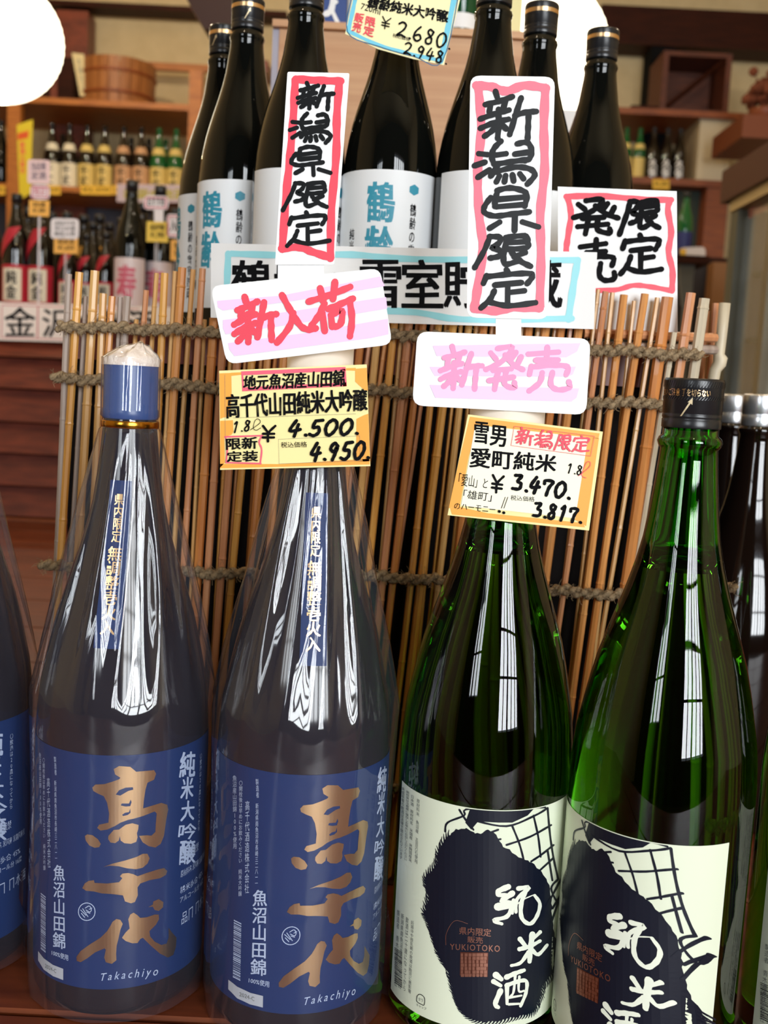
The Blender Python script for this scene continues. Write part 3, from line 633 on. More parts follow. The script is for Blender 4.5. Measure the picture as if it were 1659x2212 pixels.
# price card 4500
c = Card('price_card', 'yellow price card with orange border reading 4500 and 4950', 'price card', [PY2(*p) for p in ((120, 1085), (1270, 1035), (1298, 1828), (128, 1857))], .5935, YELLOW)
c.add('orange_border', [[PY2(*p) for p in q] for q in (((122, 1105), (215, 1102), (218, 1250), (205, 1440), (150, 1450), (128, 1460)), ((128, 1475), (228, 1470), (232, 1560), (215, 1585), (160, 1600), (165, 1800), (128, 1840)), ((128, 1810), (600, 1812), (1290, 1770), (1294, 1815), (128, 1845)), ((1180, 1070), (1270, 1062), (1280, 1240), (1250, 1235), (1180, 1170)), ((1250, 1430), (1283, 1420), (1295, 1790), (1188, 1795), (1190, 1460)), ((215, 1100), (300, 1097), (300, 1115), (215, 1125)), ((1110, 1065), (1185, 1062), (1185, 1085), (1110, 1082)))], ORANGE)
c.add('pink_box', ribbon([PY2(*p) for p in ((300, 1105), (305, 1170), (308, 1232))], 4) + [[PY2(*p) for p in ((290, 1090), (1100, 1055), (1105, 1085), (300, 1120))], [PY2(*p) for p in ((300, 1215), (1110, 1175), (1112, 1205), (300, 1245))], [PY2(*p) for p in ((1075, 1058), (1105, 1055), (1115, 1205), (1085, 1207))]], PINKRED)
c.add('red_box', ribbon([PY2(*p) for p in ((165, 1600), (458, 1590))], 3.5) + ribbon([PY2(*p) for p in ((455, 1590), (432, 1640), (452, 1700), (440, 1810))], 3.5) + ribbon([PY2(*p) for p in ((170, 1600), (185, 1680), (175, 1800))], 3.5) + ribbon([PY2(*p) for p in ((175, 1800), (445, 1808))], 3.5), PINKRED)
c.add('ruled_lines', ribbon([PY2(165, 1115), PY2(170, 1805)], .5) + ribbon([PY2(230, 1452), PY2(1185, 1420)], .5) + ribbon([PY2(583, 1618), PY2(1215, 1592)], .5) + ribbon([PY2(583, 1618), PY2(588, 1810)], .5) + ribbon([PY2(588, 1810), PY2(1222, 1785)], .5) + ribbon([PY2(1215, 1592), PY2(1222, 1785)], .5), GREYINK)
tx = text('地元魚沼産山田錦', [PY2(*p) for p in ((315, 1125), (1100, 1075), (1095, 1205), (310, 1235))], .035, wob=.012)
tx += text('高千代山田純米大吟醸', [PY2(*p) for p in ((175, 1270), (1270, 1225), (1272, 1395), (180, 1455))], .028, wob=.008)
tx += text('限新', [PY2(*p) for p in ((175, 1612), (415, 1600), (415, 1690), (178, 1700))], .04, wob=.02) + text('定装', [PY2(*p) for p in ((180, 1715), (420, 1705), (420, 1790), (182, 1795))], .04, wob=.02)
tx += text('税込価格', [PY2(*p) for p in ((602, 1640), (805, 1635), (806, 1680), (603, 1685))], 0)
c.add('lettering', tx, BLACK, raw=True)
dg = digits('4.500.', PY2, 675, 1475, 118, -4, -22, 125, 7.2) + digits('4.950.', PY2, 845, 1650, 100, -4, -22, 140, 7.2) + digits('¥', PY2, 458, 1508, 125, 0, -8, 130, 5.2) + digits('1.8', PY2, 228, 1485, 65, -8, -8, 85, 3.4)
dg += ribbon([PY2(*p) for p in ((365, 1545), (440, 1490), (425, 1460), (400, 1475), (388, 1530), (410, 1548), (445, 1530))], 1.3)
c.add('numerals', dg, BLACK)
# price card 3470
P3 = Fr(860, 640, 3.606)
c = Card('price_card', 'tilted yellow price card with orange border reading 3470 and 3817', 'price card', [P3(*p) for p in ((545, 920), (1595, 1055), (1487, 1825), (385, 1705))], .5930, YELLOW)
c.add('orange_border', [[P3(*p) for p in q] for q in (((560, 938), (1570, 1068), (1560, 1110), (620, 1000), (550, 1250), (480, 1640), (395, 1650), (470, 1300)), ((405, 1650), (480, 1640), (700, 1690), (1385, 1760), (1440, 1760), (1455, 1800), (420, 1700)), ((1480, 1100), (1565, 1105), (1465, 1790), (1375, 1740)))], ORANGE)
c.add('white_field', [[P3(*p) for p in ((600, 1005), (1480, 1100), (1380, 1730), (490, 1630))]], mat('pale_card_field', srgb(255, 250, 225), .6))
tx = text('雪', [P3(*p) for p in ((600, 975), (705, 985), (700, 1150), (590, 1140))], .028, wob=.02) + text('男', [P3(*p) for p in ((725, 1000), (845, 1015), (835, 1175), (715, 1160))], .028, wob=.02)
tx += text('愛町純米', [P3(*p) for p in ((570, 1175), (1240, 1240), (1225, 1370), (560, 1330))], .03, wob=.012)
tx += text('「愛山」と', [P3(*p) for p in ((478, 1375), (705, 1420), (690, 1500), (470, 1475))], 0, wob=.01) + text('「雄町」', [P3(*p) for p in ((515, 1505), (735, 1530), (725, 1600), (505, 1575))], 0, wob=.01) + text('のハーモニー', [P3(*p) for p in ((440, 1610), (760, 1640), (755, 1690), (435, 1655))], 0, wob=.01)
tx += text('税込価格', [P3(*p) for p in ((878, 1548), (1065, 1562), (1062, 1602), (875, 1588))], 0)
c.add('lettering', tx, BLACK, raw=True)
dg = digits('3.470.', P3, 905, 1380, 98, 17, -25, 125, 7.4) + digits('3.817.', P3, 1065, 1600, 82, 12, -20, 115, 6.6) + digits('¥', P3, 735, 1385, 110, 14, -16, 140, 5.2) + digits('1.8', P3, 1320, 1300, 55, 10, -10, 75, 2.8)
for x in (835, 855): dg += ribbon([P3(x, 1565), P3(x - 30, 1650)], 1.2)
dg += ribbon([P3(788, 1675), P3(790, 1677)], 6) + ribbon([P3(823, 1685), P3(825, 1687)], 6)
c.add('numerals', dg, BLACK)
rd = tris(hand('新潟限定', [[P3(*p) for p in q] for q in (((925, 1015), (1060, 1030), (1050, 1165), (915, 1150)), ((1070, 1035), (1210, 1050), (1200, 1190), (1060, 1180)), ((1225, 1070), (1350, 1080), (1340, 1215), (1215, 1200)), ((1365, 1085), (1500, 1095), (1485, 1220), (1355, 1210)))], 4.2))
rd += tris(ribbon([P3(905, 1015), P3(880, 1160)], .9) + ribbon([P3(905, 1012), P3(1530, 1090)], .9) + ribbon([P3(1530, 1090), P3(1500, 1245)], .9) + ribbon([P3(880, 1162), P3(1500, 1245)], .9) + ribbon([P3(*p) for p in ((1405, 1400), (1490, 1330), (1495, 1290), (1465, 1300), (1430, 1390), (1465, 1415))], 1.2))
c.add('red_lettering', rd, RED, raw=True)
# pink card 新入荷
c = Card('notice_card', 'white card with lilac stripes and red characters above the 4500 card', 'sign', [PY2(*p) for p in ((52, 425), (1375, 285), (1470, 880), (180, 1035))], .5965, WHITE, rnd=22)
c.add('lilac_stripes', [[PY2(*p) for p in q] for q in (((105, 540), (600, 500), (1375, 350), (1410, 425), (700, 540), (150, 615), (110, 590)), ((150, 690), (700, 620), (1420, 510), (1430, 600), (700, 720), (170, 800), (150, 750)), ((190, 870), (800, 790), (1435, 680), (1440, 800), (1300, 830), (240, 970), (200, 920)))], LILAC)
qs = [[PY2(*p) for p in q] for q in (((225, 510), (560, 480), (590, 850), (240, 890)), ((550, 490), (850, 480), (890, 840), (565, 875)), ((800, 420), (1160, 375), (1190, 820), (835, 860)))]
c.add('red_characters', hand('新入荷', qs, 14.5), RED)
# pink card 新発売
c = Card('notice_card', 'white card with lilac stripes and pale pink characters above the 3470 card', 'sign', [P3(*p) for p in ((150, 272), (1500, 330), (1465, 925), (110, 850))], .5965, WHITE, rnd=24)
c.add('lilac_stripes', [[P3(*p) for p in q] for q in (((270, 385), (1420, 365), (1395, 430), (1310, 475), (300, 465)), ((245, 550), (1385, 548), (1360, 610), (1310, 625), (285, 620)), ((245, 690), (1410, 718), (1390, 790), (1350, 820), (290, 790)))], LILAC)
PINK = mat('pink_marker', srgb(250, 150, 195), .5)
c.add('pink_characters', hand('新発売', [[P3(*p) for p in q] for q in (((325, 380), (670, 390), (650, 735), (330, 730)), ((680, 385), (1000, 390), (960, 725), (670, 735)), ((1010, 385), (1330, 400), (1340, 740), (1000, 745)))], 12), PINK)
# strips 新潟県限定
def strip(label, corners, Y, fr, border, bw, quads, w_, rnd, rm):
    c = Card('notice_strip', label, 'sign', corners, Y, WHITE, rnd=rnd)
    c.add('red_border', sum([ribbon([fr(*p) for p in st], bw) for st in border], []), rm)
    c.add('black_characters', hand('新潟県限定', [[fr(*p) for p in q] for q in quads], w_), mat('glossy_black_ink', (.005, .006, .007), .35, spec=.14))
    return c
Z1 = Fr(380, 0, 3.567); Z4 = Fr(740, 0, 3.253)
strip('narrow white strip with red border and five black characters, left of the two', [(621, 155), (755, 158), (722, 572), (594, 572)], .5990, Z1,
      [[(925, 610), (1100, 620), (1270, 625)], [(920, 615), (905, 900), (880, 1200), (850, 1500), (820, 1920)], [(1260, 625), (1240, 900), (1235, 1200), (1200, 1600), (1190, 1990)], [(815, 1915), (950, 1905), (1050, 1940), (1190, 1985)]], 17,
      [((925, 640), (1225, 620), (1215, 850), (945, 840)), ((870, 870), (1190, 870), (1200, 1105), (880, 1100)), ((880, 1140), (1170, 1120), (1200, 1355), (885, 1350)), ((830, 1400), (1160, 1400), (1170, 1610), (820, 1630)), ((850, 1640), (1170, 1630), (1195, 1890), (850, 1900))], 9.6, 4, RED)
G34 = Fr(740, 0, 3.253)
strip('wide white strip with pinkish red border and five black characters, right of the two', [(1016, 163), (1199, 166), (1184, 690), (1008, 686)], .5990, G34,
      [[(940, 600), (1050, 610), (1150, 640), (1280, 600), (1430, 620)], [(955, 620), (975, 900), (950, 1200), (960, 1500), (985, 1750), (945, 2050), (925, 2170)], [(1425, 630), (1415, 900), (1420, 1200), (1390, 1500), (1395, 1800), (1385, 2160)], [(925, 2165), (1080, 2185), (1200, 2160), (1385, 2165)]], 19,
      [((960, 640), (1370, 620), (1370, 990), (965, 985)), ((920, 985), (1360, 985), (1360, 1300), (925, 1300)), ((980, 1320), (1385, 1320), (1385, 1625), (985, 1630)), ((925, 1650), (1320, 1650), (1330, 1890), (925, 1890)), ((960, 1900), (1360, 1890), (1365, 2165), (965, 2170))], 12.5, 22, mat('pink_red_border', srgb(248, 110, 132), .5))
Card('paper_tab', 'small white paper tab joining the wide strip to the card below it', 'paper tab', [(1071, 680), (1126, 680), (1126, 735), (1071, 735)], .5998, WHITE)
Card('paper_tab', 'small white paper tab joining the narrow strip to the card below it', 'paper tab', [(600, 560), (700, 560), (700, 620), (600, 620)], .5998, WHITE)
# long blue-bordered sign on the bamboo
c = Card('long_sign', 'long white sign with light blue border propped along the bamboo screen', 'sign', [(456, 525), (1290, 545), (1283, 711), (455, 686)], .762, WHITE)
c.add('blue_border', ribbon([(500, 548), (640, 552), (760, 550), (900, 560), (1248, 562)], 14) + ribbon([(493, 548), (490, 620), (486, 668)], 14) + ribbon([(490, 668), (860, 672), (1000, 690), (1235, 688)], 14) + ribbon([(1248, 562), (1238, 620), (1228, 690)], 15), LBLUE)
tx = []
for ch, x in zip('鶴齢の雪室貯蔵', (543, 637, 722, 822, 912, 1003, 1170)):
    tx += text(ch, rq(x - (43 if ch != 'の' else 28), 562 if ch != 'の' else 590, x + (43 if ch != 'の' else 28), 664), .026, wob=.02)
c.add('black_characters', tx, BLACK, raw=True)
# square card 限定発売
Q6 = Fr(1180, 400, 3.463)
c = Card('square_sign', 'square white card with red border and four black characters behind the bamboo tips', 'sign', [(1205, 403), (1462, 413), (1464, 718), (1206, 708)], .787, WHITE)
c.add('red_border', ribbon([Q6(*p) for p in ((150, 85), (400, 80), (700, 105), (935, 110))], 13) + ribbon([Q6(*p) for p in ((160, 90), (185, 220), (160, 400), (150, 520), (180, 780))], 13) + ribbon([Q6(*p) for p in ((930, 110), (910, 180), (935, 350), (915, 500), (945, 640), (940, 790))], 13) + ribbon([Q6(*p) for p in ((180, 785), (500, 785), (650, 750), (780, 760), (940, 790))], 11), RED)
c.add('black_characters', hand('限定発売', [[Q6(*p) for p in q] for q in (((545, 110), (845, 105), (850, 335), (545, 380)), ((550, 375), (865, 370), (870, 670), (550, 670)), ((190, 100), (545, 100), (545, 370), (195, 370)), ((250, 405), (510, 400), (515, 725), (250, 725)))], 12), BLACK)
# top card 2680
c = Card('price_card', 'yellow price card with blue border reading 2680 and 2948 at the top', 'price card', [Z4(*p) for p in ((85, -80), (845, -80), (712, 458), (500, 415), (250, 345), (18, 238))], .815, mat('pale_yellow_card', srgb(250, 240, 185), .6))
c.add('blue_border', ribbon([Z4(*p) for p in ((100, -60), (75, 60), (40, 215))], 9) + ribbon([Z4(*p) for p in ((45, 220), (250, 315), (480, 380), (690, 425))], 8) + ribbon([Z4(*p) for p in ((800, -80), (740, 200), (690, 430))], 12), mat('sky_marker', srgb(110, 200, 225), .5))
c.add('blue_line', ribbon([Z4(*p) for p in ((75, -60), (35, 225), (250, 325), (500, 395), (700, 432), (825, -80))], 2.2), mat('dark_blue_line', srgb(25, 95, 135), .5))
tx = text('鶴齢純米大吟醸', [Z4(*p) for p in ((190, -30), (740, 75), (735, 160), (170, 50))], .04, wob=.02) + text('720ml', [Z4(*p) for p in ((135, 20), (270, 60), (262, 105), (125, 62))], 0) + text('税込価格', [Z4(*p) for p in ((355, 232), (475, 262), (470, 290), (350, 260))], 0)
c.add('lettering', tx, BLACK, raw=True)
c.add('numerals', digits('2.680.', Z4, 395, 145, 82, 22, -22, 105, 4.2) + digits('2.948.', Z4, 440, 292, 66, 17, -16, 85, 3.8) + digits('¥', Z4, 280, 110, 75, 18, -14, 85, 2.6), BLACK)
c.add('red_lettering', text('限定', [Z4(*p) for p in ((165, 110), (235, 130), (215, 260), (145, 240))], .03, True, wob=.02) + text('販売', [Z4(*p) for p in ((95, 85), (155, 100), (125, 230), (65, 215))], .03, True, wob=.02), RED, raw=True)
collar('white paper collar on the neck of the small bottle under the 2680 card', place(840, 38, 840)[0], place(840, 38, 840)[1], .0165, P(860, 128, place(840, 38, 840)[1]).z, .712)
# ================================================================== bamboo screen
FY = .775
reedc = [(srgb(220, 156, 90), srgb(198, 126, 62)), (srgb(208, 138, 74), srgb(186, 110, 50)), (srgb(218, 172, 106), srgb(196, 142, 78)), (srgb(210, 148, 104), srgb(188, 122, 80)), (srgb(224, 168, 86), srgb(204, 138, 58))]
REED = [grain('reed_%d' % i, a, b, (40, 40, 3), .38, .1, coat=.15) for i, (a, b) in enumerate(reedc)]
PALE = grain('pale_reed', srgb(214, 200, 172), srgb(180, 166, 142), (40, 40, 3), .5, .1)
GREYR = grain('grey_reed', srgb(176, 158, 146), srgb(150, 132, 118), (40, 40, 3), .5, .1)
fence = thing('bamboo_screen', 'low bamboo reed screen tied with hemp twine standing behind the tall bottles', 'screen')
def slope(x): return -.05 - .1 * (x - 150) / 1250
rr = random.Random(11)
ROW = [[(130, 705), (460, 716), (860, 722), (1290, 755), (1512, 768)], [(118, 815), (480, 838), (860, 845), (1270, 868), (1470, 874)], [(92, 1222), (460, 1238), (860, 1247), (1190, 1275), (1400, 1290), (1585, 1268)], [(70, 1690), (850, 1702), (1330, 1730)]]
def interp(tb, x):
    if x <= tb[0][0]: return tb[0][1]
    for (a, b), (c_, d) in zip(tb, tb[1:]):
        if x <= c_: return b + (d - b) * (x - a) / (c_ - a)
    return tb[-1][1]
reeds = []                                       # x at the top twine, top y, width px, material
left = [(143, 592, 14, GREYR), (153, 690, 9, REED[2]), (164, 588, 17, REED[4]), (181, 640, 10, GREYR), (198, 585, 19, REED[2]), (219, 634, 16, REED[2]), (238, 640, 15, REED[0]), (257, 642, 11, GREYR), (271, 640, 16, GREYR), (293, 690, 10, REED[2]),
        (310, 627, 12, REED[3]), (331, 590, 10, REED[2]), (349, 590, 16, REED[4]), (371, 586, 11, REED[2]), (385, 578, 18, REED[0]), (409, 582, 11, REED[2]), (429, 580, 14, REED[3]), (441, 690, 9, REED[2]), (460, 687, 19, REED[1])]
reeds += left
x = 483
k = 0
while x < 1262:
    th = k % 2 == 0; wd = rr.uniform(14, 19) if th else rr.uniform(8, 11.5)
    reeds.append((x, rr.uniform(684, 700), wd, rr.choice(REED))); x += wd / 2 + rr.uniform(8.5, 12); k += 1
reeds += [(1278, 625, 9, REED[2]), (1290, 630, 14, REED[3]), (1309, 632, 10, REED[2]), (1332, 637, 17, REED[0]), (1357, 650, 9, REED[2]), (1375, 635, 17, REED[0]), (1400, 643, 11, REED[2]), (1424, 642, 25, REED[1]), (1449, 718, 13, PALE), (1472, 633, 21, REED[3]), (1503, 645, 23, PALE)]
for (x, ty, wd, m) in reeds:
    s = slope(x) + rr.uniform(-.012, .012); y0 = interp(ROW[0], x); th = wd > 12.5
    if not th and x > 440: s += rr.choice((-.03, .02))
    base = FY if th else FY + .0045
    bottom = 2000; pts = []; rad = []; y = ty; nodes = []; yy = ty + rr.uniform(20, 120)
    while yy < bottom: nodes.append(yy); yy += rr.uniform(170, 330)
    ys = sorted([ty, bottom] + [n + d for n in nodes for d in (-7, -3.4, 0, 3)] + [ty + (bottom - ty) * f for f in (.25, .5, .75)])
    bow = rr.uniform(-5, 5)
    for y in ys:
        if y > bottom or y < ty: continue
        t = (y - ty) / (bottom - ty); px = x + s * (y - y0) + bow * math.sin(t * math.pi)
        q = P(px, y, base); q.z = max(q.z, .007); pts.append(q); r = wd / 2 * base / FPX * (1.0 - .06 * t)
        for n in nodes:
            if abs(y - n) < .5: r *= 1.13
            elif abs(y - n - 3) < .5 or abs(y - n + 3.4) < .5: r *= 1.03
        rad.append(r)
    bm = bmesh.new(); tube(bm, pts, rad, 8 if th else 6); link('reed', bm, m, fence, smooth=False)
# stout pale pole at the right end
pp = [(1566, 655), (1558, 730), (1553, 765), (1556, 775), (1554, 786), (1545, 800), (1535, 850), (1500, 1200), (1440, 1950)]
bm = bmesh.new(); tube(bm, [P(x, y, .83) for x, y in pp], [r * .83 / FPX for r in (12, 11.5, 12, 15.5, 14.5, 12.5, 12, 13, 13)], 12); link('end_pole', bm, PALE, fence, smooth=True)
for x, y0, wd in ((1528, 672, 11), (1546, 655, 14)):
    bm = bmesh.new(); tube(bm, [P(x, y0, .85), P(x - 60, 1400, .85), P(x - 110, 1900, .85)], wd / 2 * .85 / FPX, 8); link('reed', bm, REED[3], fence)
for y0, dy in ((722, 0), (748, 0)):
    bm = bmesh.new(); tube(bm, [P(1262, y0 - 2, .7865), P(1400, y0 + 3, .7865), P(1545, y0 + 8, .822)], .0036, 8); link('cross_rail', bm, REED[3] if y0 < 730 else GREYR, fence)
# twine rows
HEMP = grain('hemp_twine', srgb(166, 142, 108), srgb(122, 102, 76), (200, 200, 200), .9, .5)
hm = bmesh.new()
for ri, row in enumerate(ROW):
    x0, x1 = row[0][0] - 6, row[-1][0] + 6; bm = bmesh.new()
    for ph in (0, math.pi):
        pts = []; rad = []; n = int((x1 - x0) / 2.6)
        for i in range(n + 1):
            x = x0 + (x1 - x0) * i / n; y = interp(row, x) + 2.5 * math.sin(x * .045) + 1.5 * math.sin(x * .11 + ri); th = x * .135 + ph
            q = P(x, y, FY - .0066); pts.append(q + Vector((0, -.0016 * math.cos(th), .0022 * math.sin(th)))); rad.append(.0023 * (1 + .25 * math.sin(x * .37 + ph) + .10 * math.sin(x * 1.9)))
        tube(bm, pts, rad, 6)
    link('twine', bm, HEMP, fence, smooth=True)
    for i in range(int((x1 - x0) * 1.0)):
        x = rr.uniform(x0, x1); y = interp(row, x) + rr.uniform(-5, 5); a = rr.uniform(0, 6.28); L = rr.uniform(5, 19) * (1 if rr.random() < .85 else 1.7); c1 = rr.uniform(-.8, .8)
        q = [(x, y), (x + L * .4 * math.cos(a), y + L * .4 * math.sin(a)), (x + L * .75 * math.cos(a + c1 * .6), y + L * .75 * math.sin(a + c1 * .6)), (x + L * math.cos(a + c1), y + L * math.sin(a + c1))]
        tube(hm, [P(u, v, FY - .0085 - k_ * .0012 * rr.random()) for k_, (u, v) in enumerate(q)], .00016, 3, cap=False)
fz = link('twine_fuzz', hm, HEMP, fence); fz['kind'] = 'stuff'
# ================================================================== things on the crate behind
kb = thing('wooden_gift_box', 'large pale wooden box with a lid standing behind the small bottles', 'box')
x0, x1, z0, z1 = prect(597, 76, 1166, 420, 1.35); ztop = P(880, 60, 1.35).z
boxo('body', x0, x1, 1.35, 1.62, .3955, z1, KIRI, kb); boxo('lid', x0 - .008, x1 + .006, 1.342, 1.628, z1 + .0005, ztop, KIRI, kb)
boxo('side_strip', x0 - .0085, x0 - .0005, 1.352, 1.6, .3955, z1, mat('blue_grey_side', srgb(165, 160, 172), .7), kb)  # grey-blue strip forming the left side face of the box
def carton(name, label, cat, x0, y0, x1, Y, dep, m, z): 
    a, b, _, zt = prect(x0, y0, x1, y0 + 4, Y); return tag(boxo(name, a, b, Y, Y + dep, z, zt, m), label, cat)
ZT = ztop + .0006
bc_ = carton('blue_carton', 'dark blue carton with a white print on the wooden box', 'box', 692, -60, 752, 1.36, .06, mat('blue_carton', srgb(38, 66, 130), .5), ZT)
art('white_print', tris(ribbon([(722, -20), (716, 20), (704, 30)], 13) + ribbon([(716, 20), (730, 50)], 8) + ribbon([(718, 8), (726, 4)], 9)), lambda x, y: P(x, y, 1.3595), PAPER, bc_)
carton('grey_carton', 'pale grey carton next to the dark blue one on the wooden box', 'box', 754, -60, 775, 1.37, .05, mat('grey_carton', srgb(180, 176, 170), .6), ZT)
carton('navy_carton', 'dark navy carton behind the green bottle on the wooden box', 'box', 968, -60, 1022, 1.47, .06, mat('navy_carton', srgb(24, 34, 66), .5), ZT)
t = thing('green_flask', 'small green bottle with a white band lying low on the wooden box', 'bottle', (P(992, 60, 1.40).x, 1.40, ZT)); 
bm = bmesh.new(); solid(bm, [(r * .62, z * .7) for r, z in P72], 40); link('glass_body', bm, mat('emerald_glass', srgb(12, 66, 36), .08), t, smooth=True)
bm = bmesh.new(); lathe(bm, [(.0242, .012), (.0242, .03)], 40); link('white_band', bm, PAPER, t)
carton('yellow_pamphlet_box', 'pale yellow printed carton on the wooden box left of the lantern', 'box', 1094, -80, 1134, 1.38, .04, mat('pale_yellow_box', srgb(228, 218, 160), .6), ZT)
# ------------------------------------------------------------------ paper lanterns
LAN = mat('lit_lantern_paper', (.95, .9, .75), .8, emis=(1, .90, .66), es=3.2)
def lantern(label, px, py, rp, Y):
    c0 = P(px, py, Y); R = rp * Y / FPX; t = thing('paper_lantern', label, 'lantern', c0)
    bm = bmesh.new(); n = 45; prof = []
    for i in range(n + 1):
        a = -math.pi / 2 * .9 + math.pi * .9 * i / n; prof.append((R * math.cos(a) * (1 + (.010 if i % 2 else 0)), R * .97 * math.sin(a)))
    lathe(bm, prof, 56); link('shade', bm, LAN, t, smooth=True)
    bm = bmesh.new(); solid(bm, [(R * .17, R * .955), (R * .17, R * 1.0)], 24); link('top_ring', bm, BLKCAP, t)
    bm = bmesh.new(); tube(bm, [Vector((0, 0, R)), Vector((0, 0, 3.2 - c0.z))], .003, 6); link('cord', bm, BLKCAP, t)
    bulb('lantern_bulb', c0, 18, .1, (1, .85, .62))
lantern('round lit paper lantern at the upper left corner', -3, 86, 129, 2.3)
lantern('round lit paper lantern behind the small bottles at the upper right', 1160, 112, 146, 2.0)
bd = carton('white_poster_board', 'white board standing behind the small bottles below the right lantern', 'board', 1172, 236, 1250, 1.70, .01, PAPER, .3955)
# ================================================================== left background: counter, shelf unit
CY = 2.66
cn = thing('counter', 'red-brown clapboarded counter at the left behind the bagged bottles', 'counter')
xl = P(-900, 800, CY).x; xr = P(430, 800, CY).x
ctop = P(70, 655, CY).z
boxo('carcass', xl, xr, CY + .02, CY + 1.0, .0, ctop - .012, DARKW, cn); boxo('worktop', xl - .02, xr + .02, CY - .0, CY + 1.02, ctop - .0115, ctop, SHELFD, cn)
yb = [738, 775, 843, 915, 983, 1052, 1118]
for a, b in zip(yb, yb[1:]):
    za, zb = P(70, a, CY).z, P(70, b, CY).z; bm = bmesh.new()
    v = [bm.verts.new(p) for p in ((xl, CY + .018, za), (xr, CY + .018, za), (xr, CY - .012, zb + .004), (xl, CY - .012, zb + .004), (xl, CY + .0195, zb + .004), (xr, CY + .0195, zb + .004), (xl, CY + .0195, za), (xr, CY + .0195, za))]
    bm.faces.new(v[0:4][::-1]); bm.faces.new((v[3], v[2], v[5], v[4])); bm.faces.new((v[6], v[7], v[1], v[0])); bmesh.ops.recalc_face_normals(bm, faces=bm.faces[:])
    link('clapboard', bm, WOODR, cn)
boxo('skirting', xl, xr, CY - .03, CY + .019, .0005, P(70, 1118, CY).z, SHELFD, cn)
# banner 金沢
def flat(name, label, cat, x0, y0, x1, y1, Y, m): return Card(name, label, cat, [(x0, y0), (x1, y0 + (x1 - x0) * .03), (x1 - 1, y1 + (x1 - x0) * .03), (x0 - 1, y1)], Y, m)
c = flat('counter_banner', 'white banner with two black characters along the edge of the counter', 'banner', -60, 651, 400, 733, CY - .004, mat('banner_white', srgb(244, 232, 226), .7))
c.add('red_frame', ribbon([(4, 662), (3, 728)], 2.2) + ribbon([(82, 662), (81, 730)], 2.6) + ribbon([(160, 664), (159, 732)], 2.2) + ribbon([(4, 729), (300, 738)], 2) + ribbon([(4, 659), (300, 668)], 2), mat('dull_red', srgb(205, 110, 120), .6))
c.add('black_characters', text('金', rq(10, 664, 76, 726), .018) + text('沢', rq(92, 668, 152, 728), .018) + text('の地酒', rq(168, 670, 330, 732), .03), BLACK, raw=True)
# bottle factory for the far shelves
def far_bottle(name, label, x, Y, z, sc_, prof, gm, lm, lz, cat='bottle', group=None, s=None, ink=BLACK, neckm=None, cap=None, sash=None):
    t = thing(name, label, cat, (x, Y, z), 0, group); Rb = prof[3][0] * sc_; Hh = prof[-1][1] * sc_
    bm = bmesh.new(); solid(bm, [(r * sc_, q * sc_) for r, q in prof], 28); link('glass_body', bm, gm, t, smooth=True)
    bm = bmesh.new(); rc = prof[-1][0] * sc_ * 1.12; solid(bm, [(rc, Hh * .93), (rc, Hh * 1.006), (rc * .9, Hh * 1.012)], 20); link('cap', bm, cap or BLKCAP, t, smooth=True)
    if lm:
        lb = patch('label', Rb + .0006, lz[0], lz[1], -75, 75, lm, t)
        if s: wrap_text('lettering', s, Rb + .0014, -28, 20, lz[0] + (lz[1] - lz[0]) * .1, lz[1] - (lz[1] - lz[0]) * .12, ink, lb, .04, True)
    if neckm: patch('neck_label', .0008, Hh * .59, Hh * .70, -80, 80, neckm, t, prof=[(r * sc_, q * sc_) for r, q in prof], nz=6)
    if sash:
        bm = bmesh.new(); pr = [(r * sc_, q * sc_) for r, q in prof]; rows = []
        for i in range(15):
            u = i / 14; zc = lz[1] + .004 + u * (Hh * .70 - lz[1]); an = -78 + 84 * u ** 1.2; row = []
            for k_ in (-1, -.33, .33, 1):
                zz = zc + k_ * .004; a_ = R_(an + k_ * 20 * (1 + u)); rr_ = Rb
                for (r1, q1), (r2, q2) in zip(pr, pr[1:]):
                    if q1 <= zz <= q2: rr_ = r1 + (r2 - r1) * (zz - q1) / (q2 - q1)
                rr_ += .0018; row.append(bm.verts.new((rr_ * math.sin(a_), -rr_ * math.cos(a_), zz)))
            rows.append(row)
        for A, B in zip(rows, rows[1:]):
            for i in range(3): bm.faces.new((A[i], A[i + 1], B[i + 1], B[i]))
        link('sash', bm, sash, t, smooth=True)
    return t
REDL = mat('red_label', srgb(190, 40, 58), .5); WL = mat('far_white_label', srgb(235, 228, 205), .6)
YR = 3.05
zc = ctop + .0005
rb = None
# front row on the counter: the six labelled bottles; px = axis, w = width px
for i, (lab, px, Y, k_, py) in enumerate((('red-sashed bottle with red label, leftmost on the counter', 35, 2.95, 1.0, 0), ('red-sashed bottle with red label, second from the left on the counter', 89, 2.95, 1.0, 0),
        ('smaller red-sashed bottle behind the white speech-bubble card', 147, 2.93, .70, 0), ('smaller red-sashed bottle, middle of the three small ones on the counter', 186, 2.98, .70, 0), ('smaller red-sashed bottle beside the pink-printed ones on the counter', 228, 2.93, .70, 0))):
    x = P(px, 600, Y).x
    if i == 0: rb = t = far_bottle('red_label_bottle', lab, x, Y, zc, 1.0, P72, BROWN, REDL, (.01, .118), group='red-sashed bottles on the counter', sash=REDL)
    else: t = copy_tree(rb); t.location = (x, Y, zc); t['label'] = lab; t.scale = (k_,) * 3
    if i == 0:
        lb = [o for o in t.children if o.name.startswith('label')][0]
        patch('white_panel', .0392, .020, .108, -40, 40, WL, lb); wrap_text('lettering', '純金', .0396, -22, 20, .026, .102, BLACK, lb, .03, True)
        for ch in list(rb.children): pass
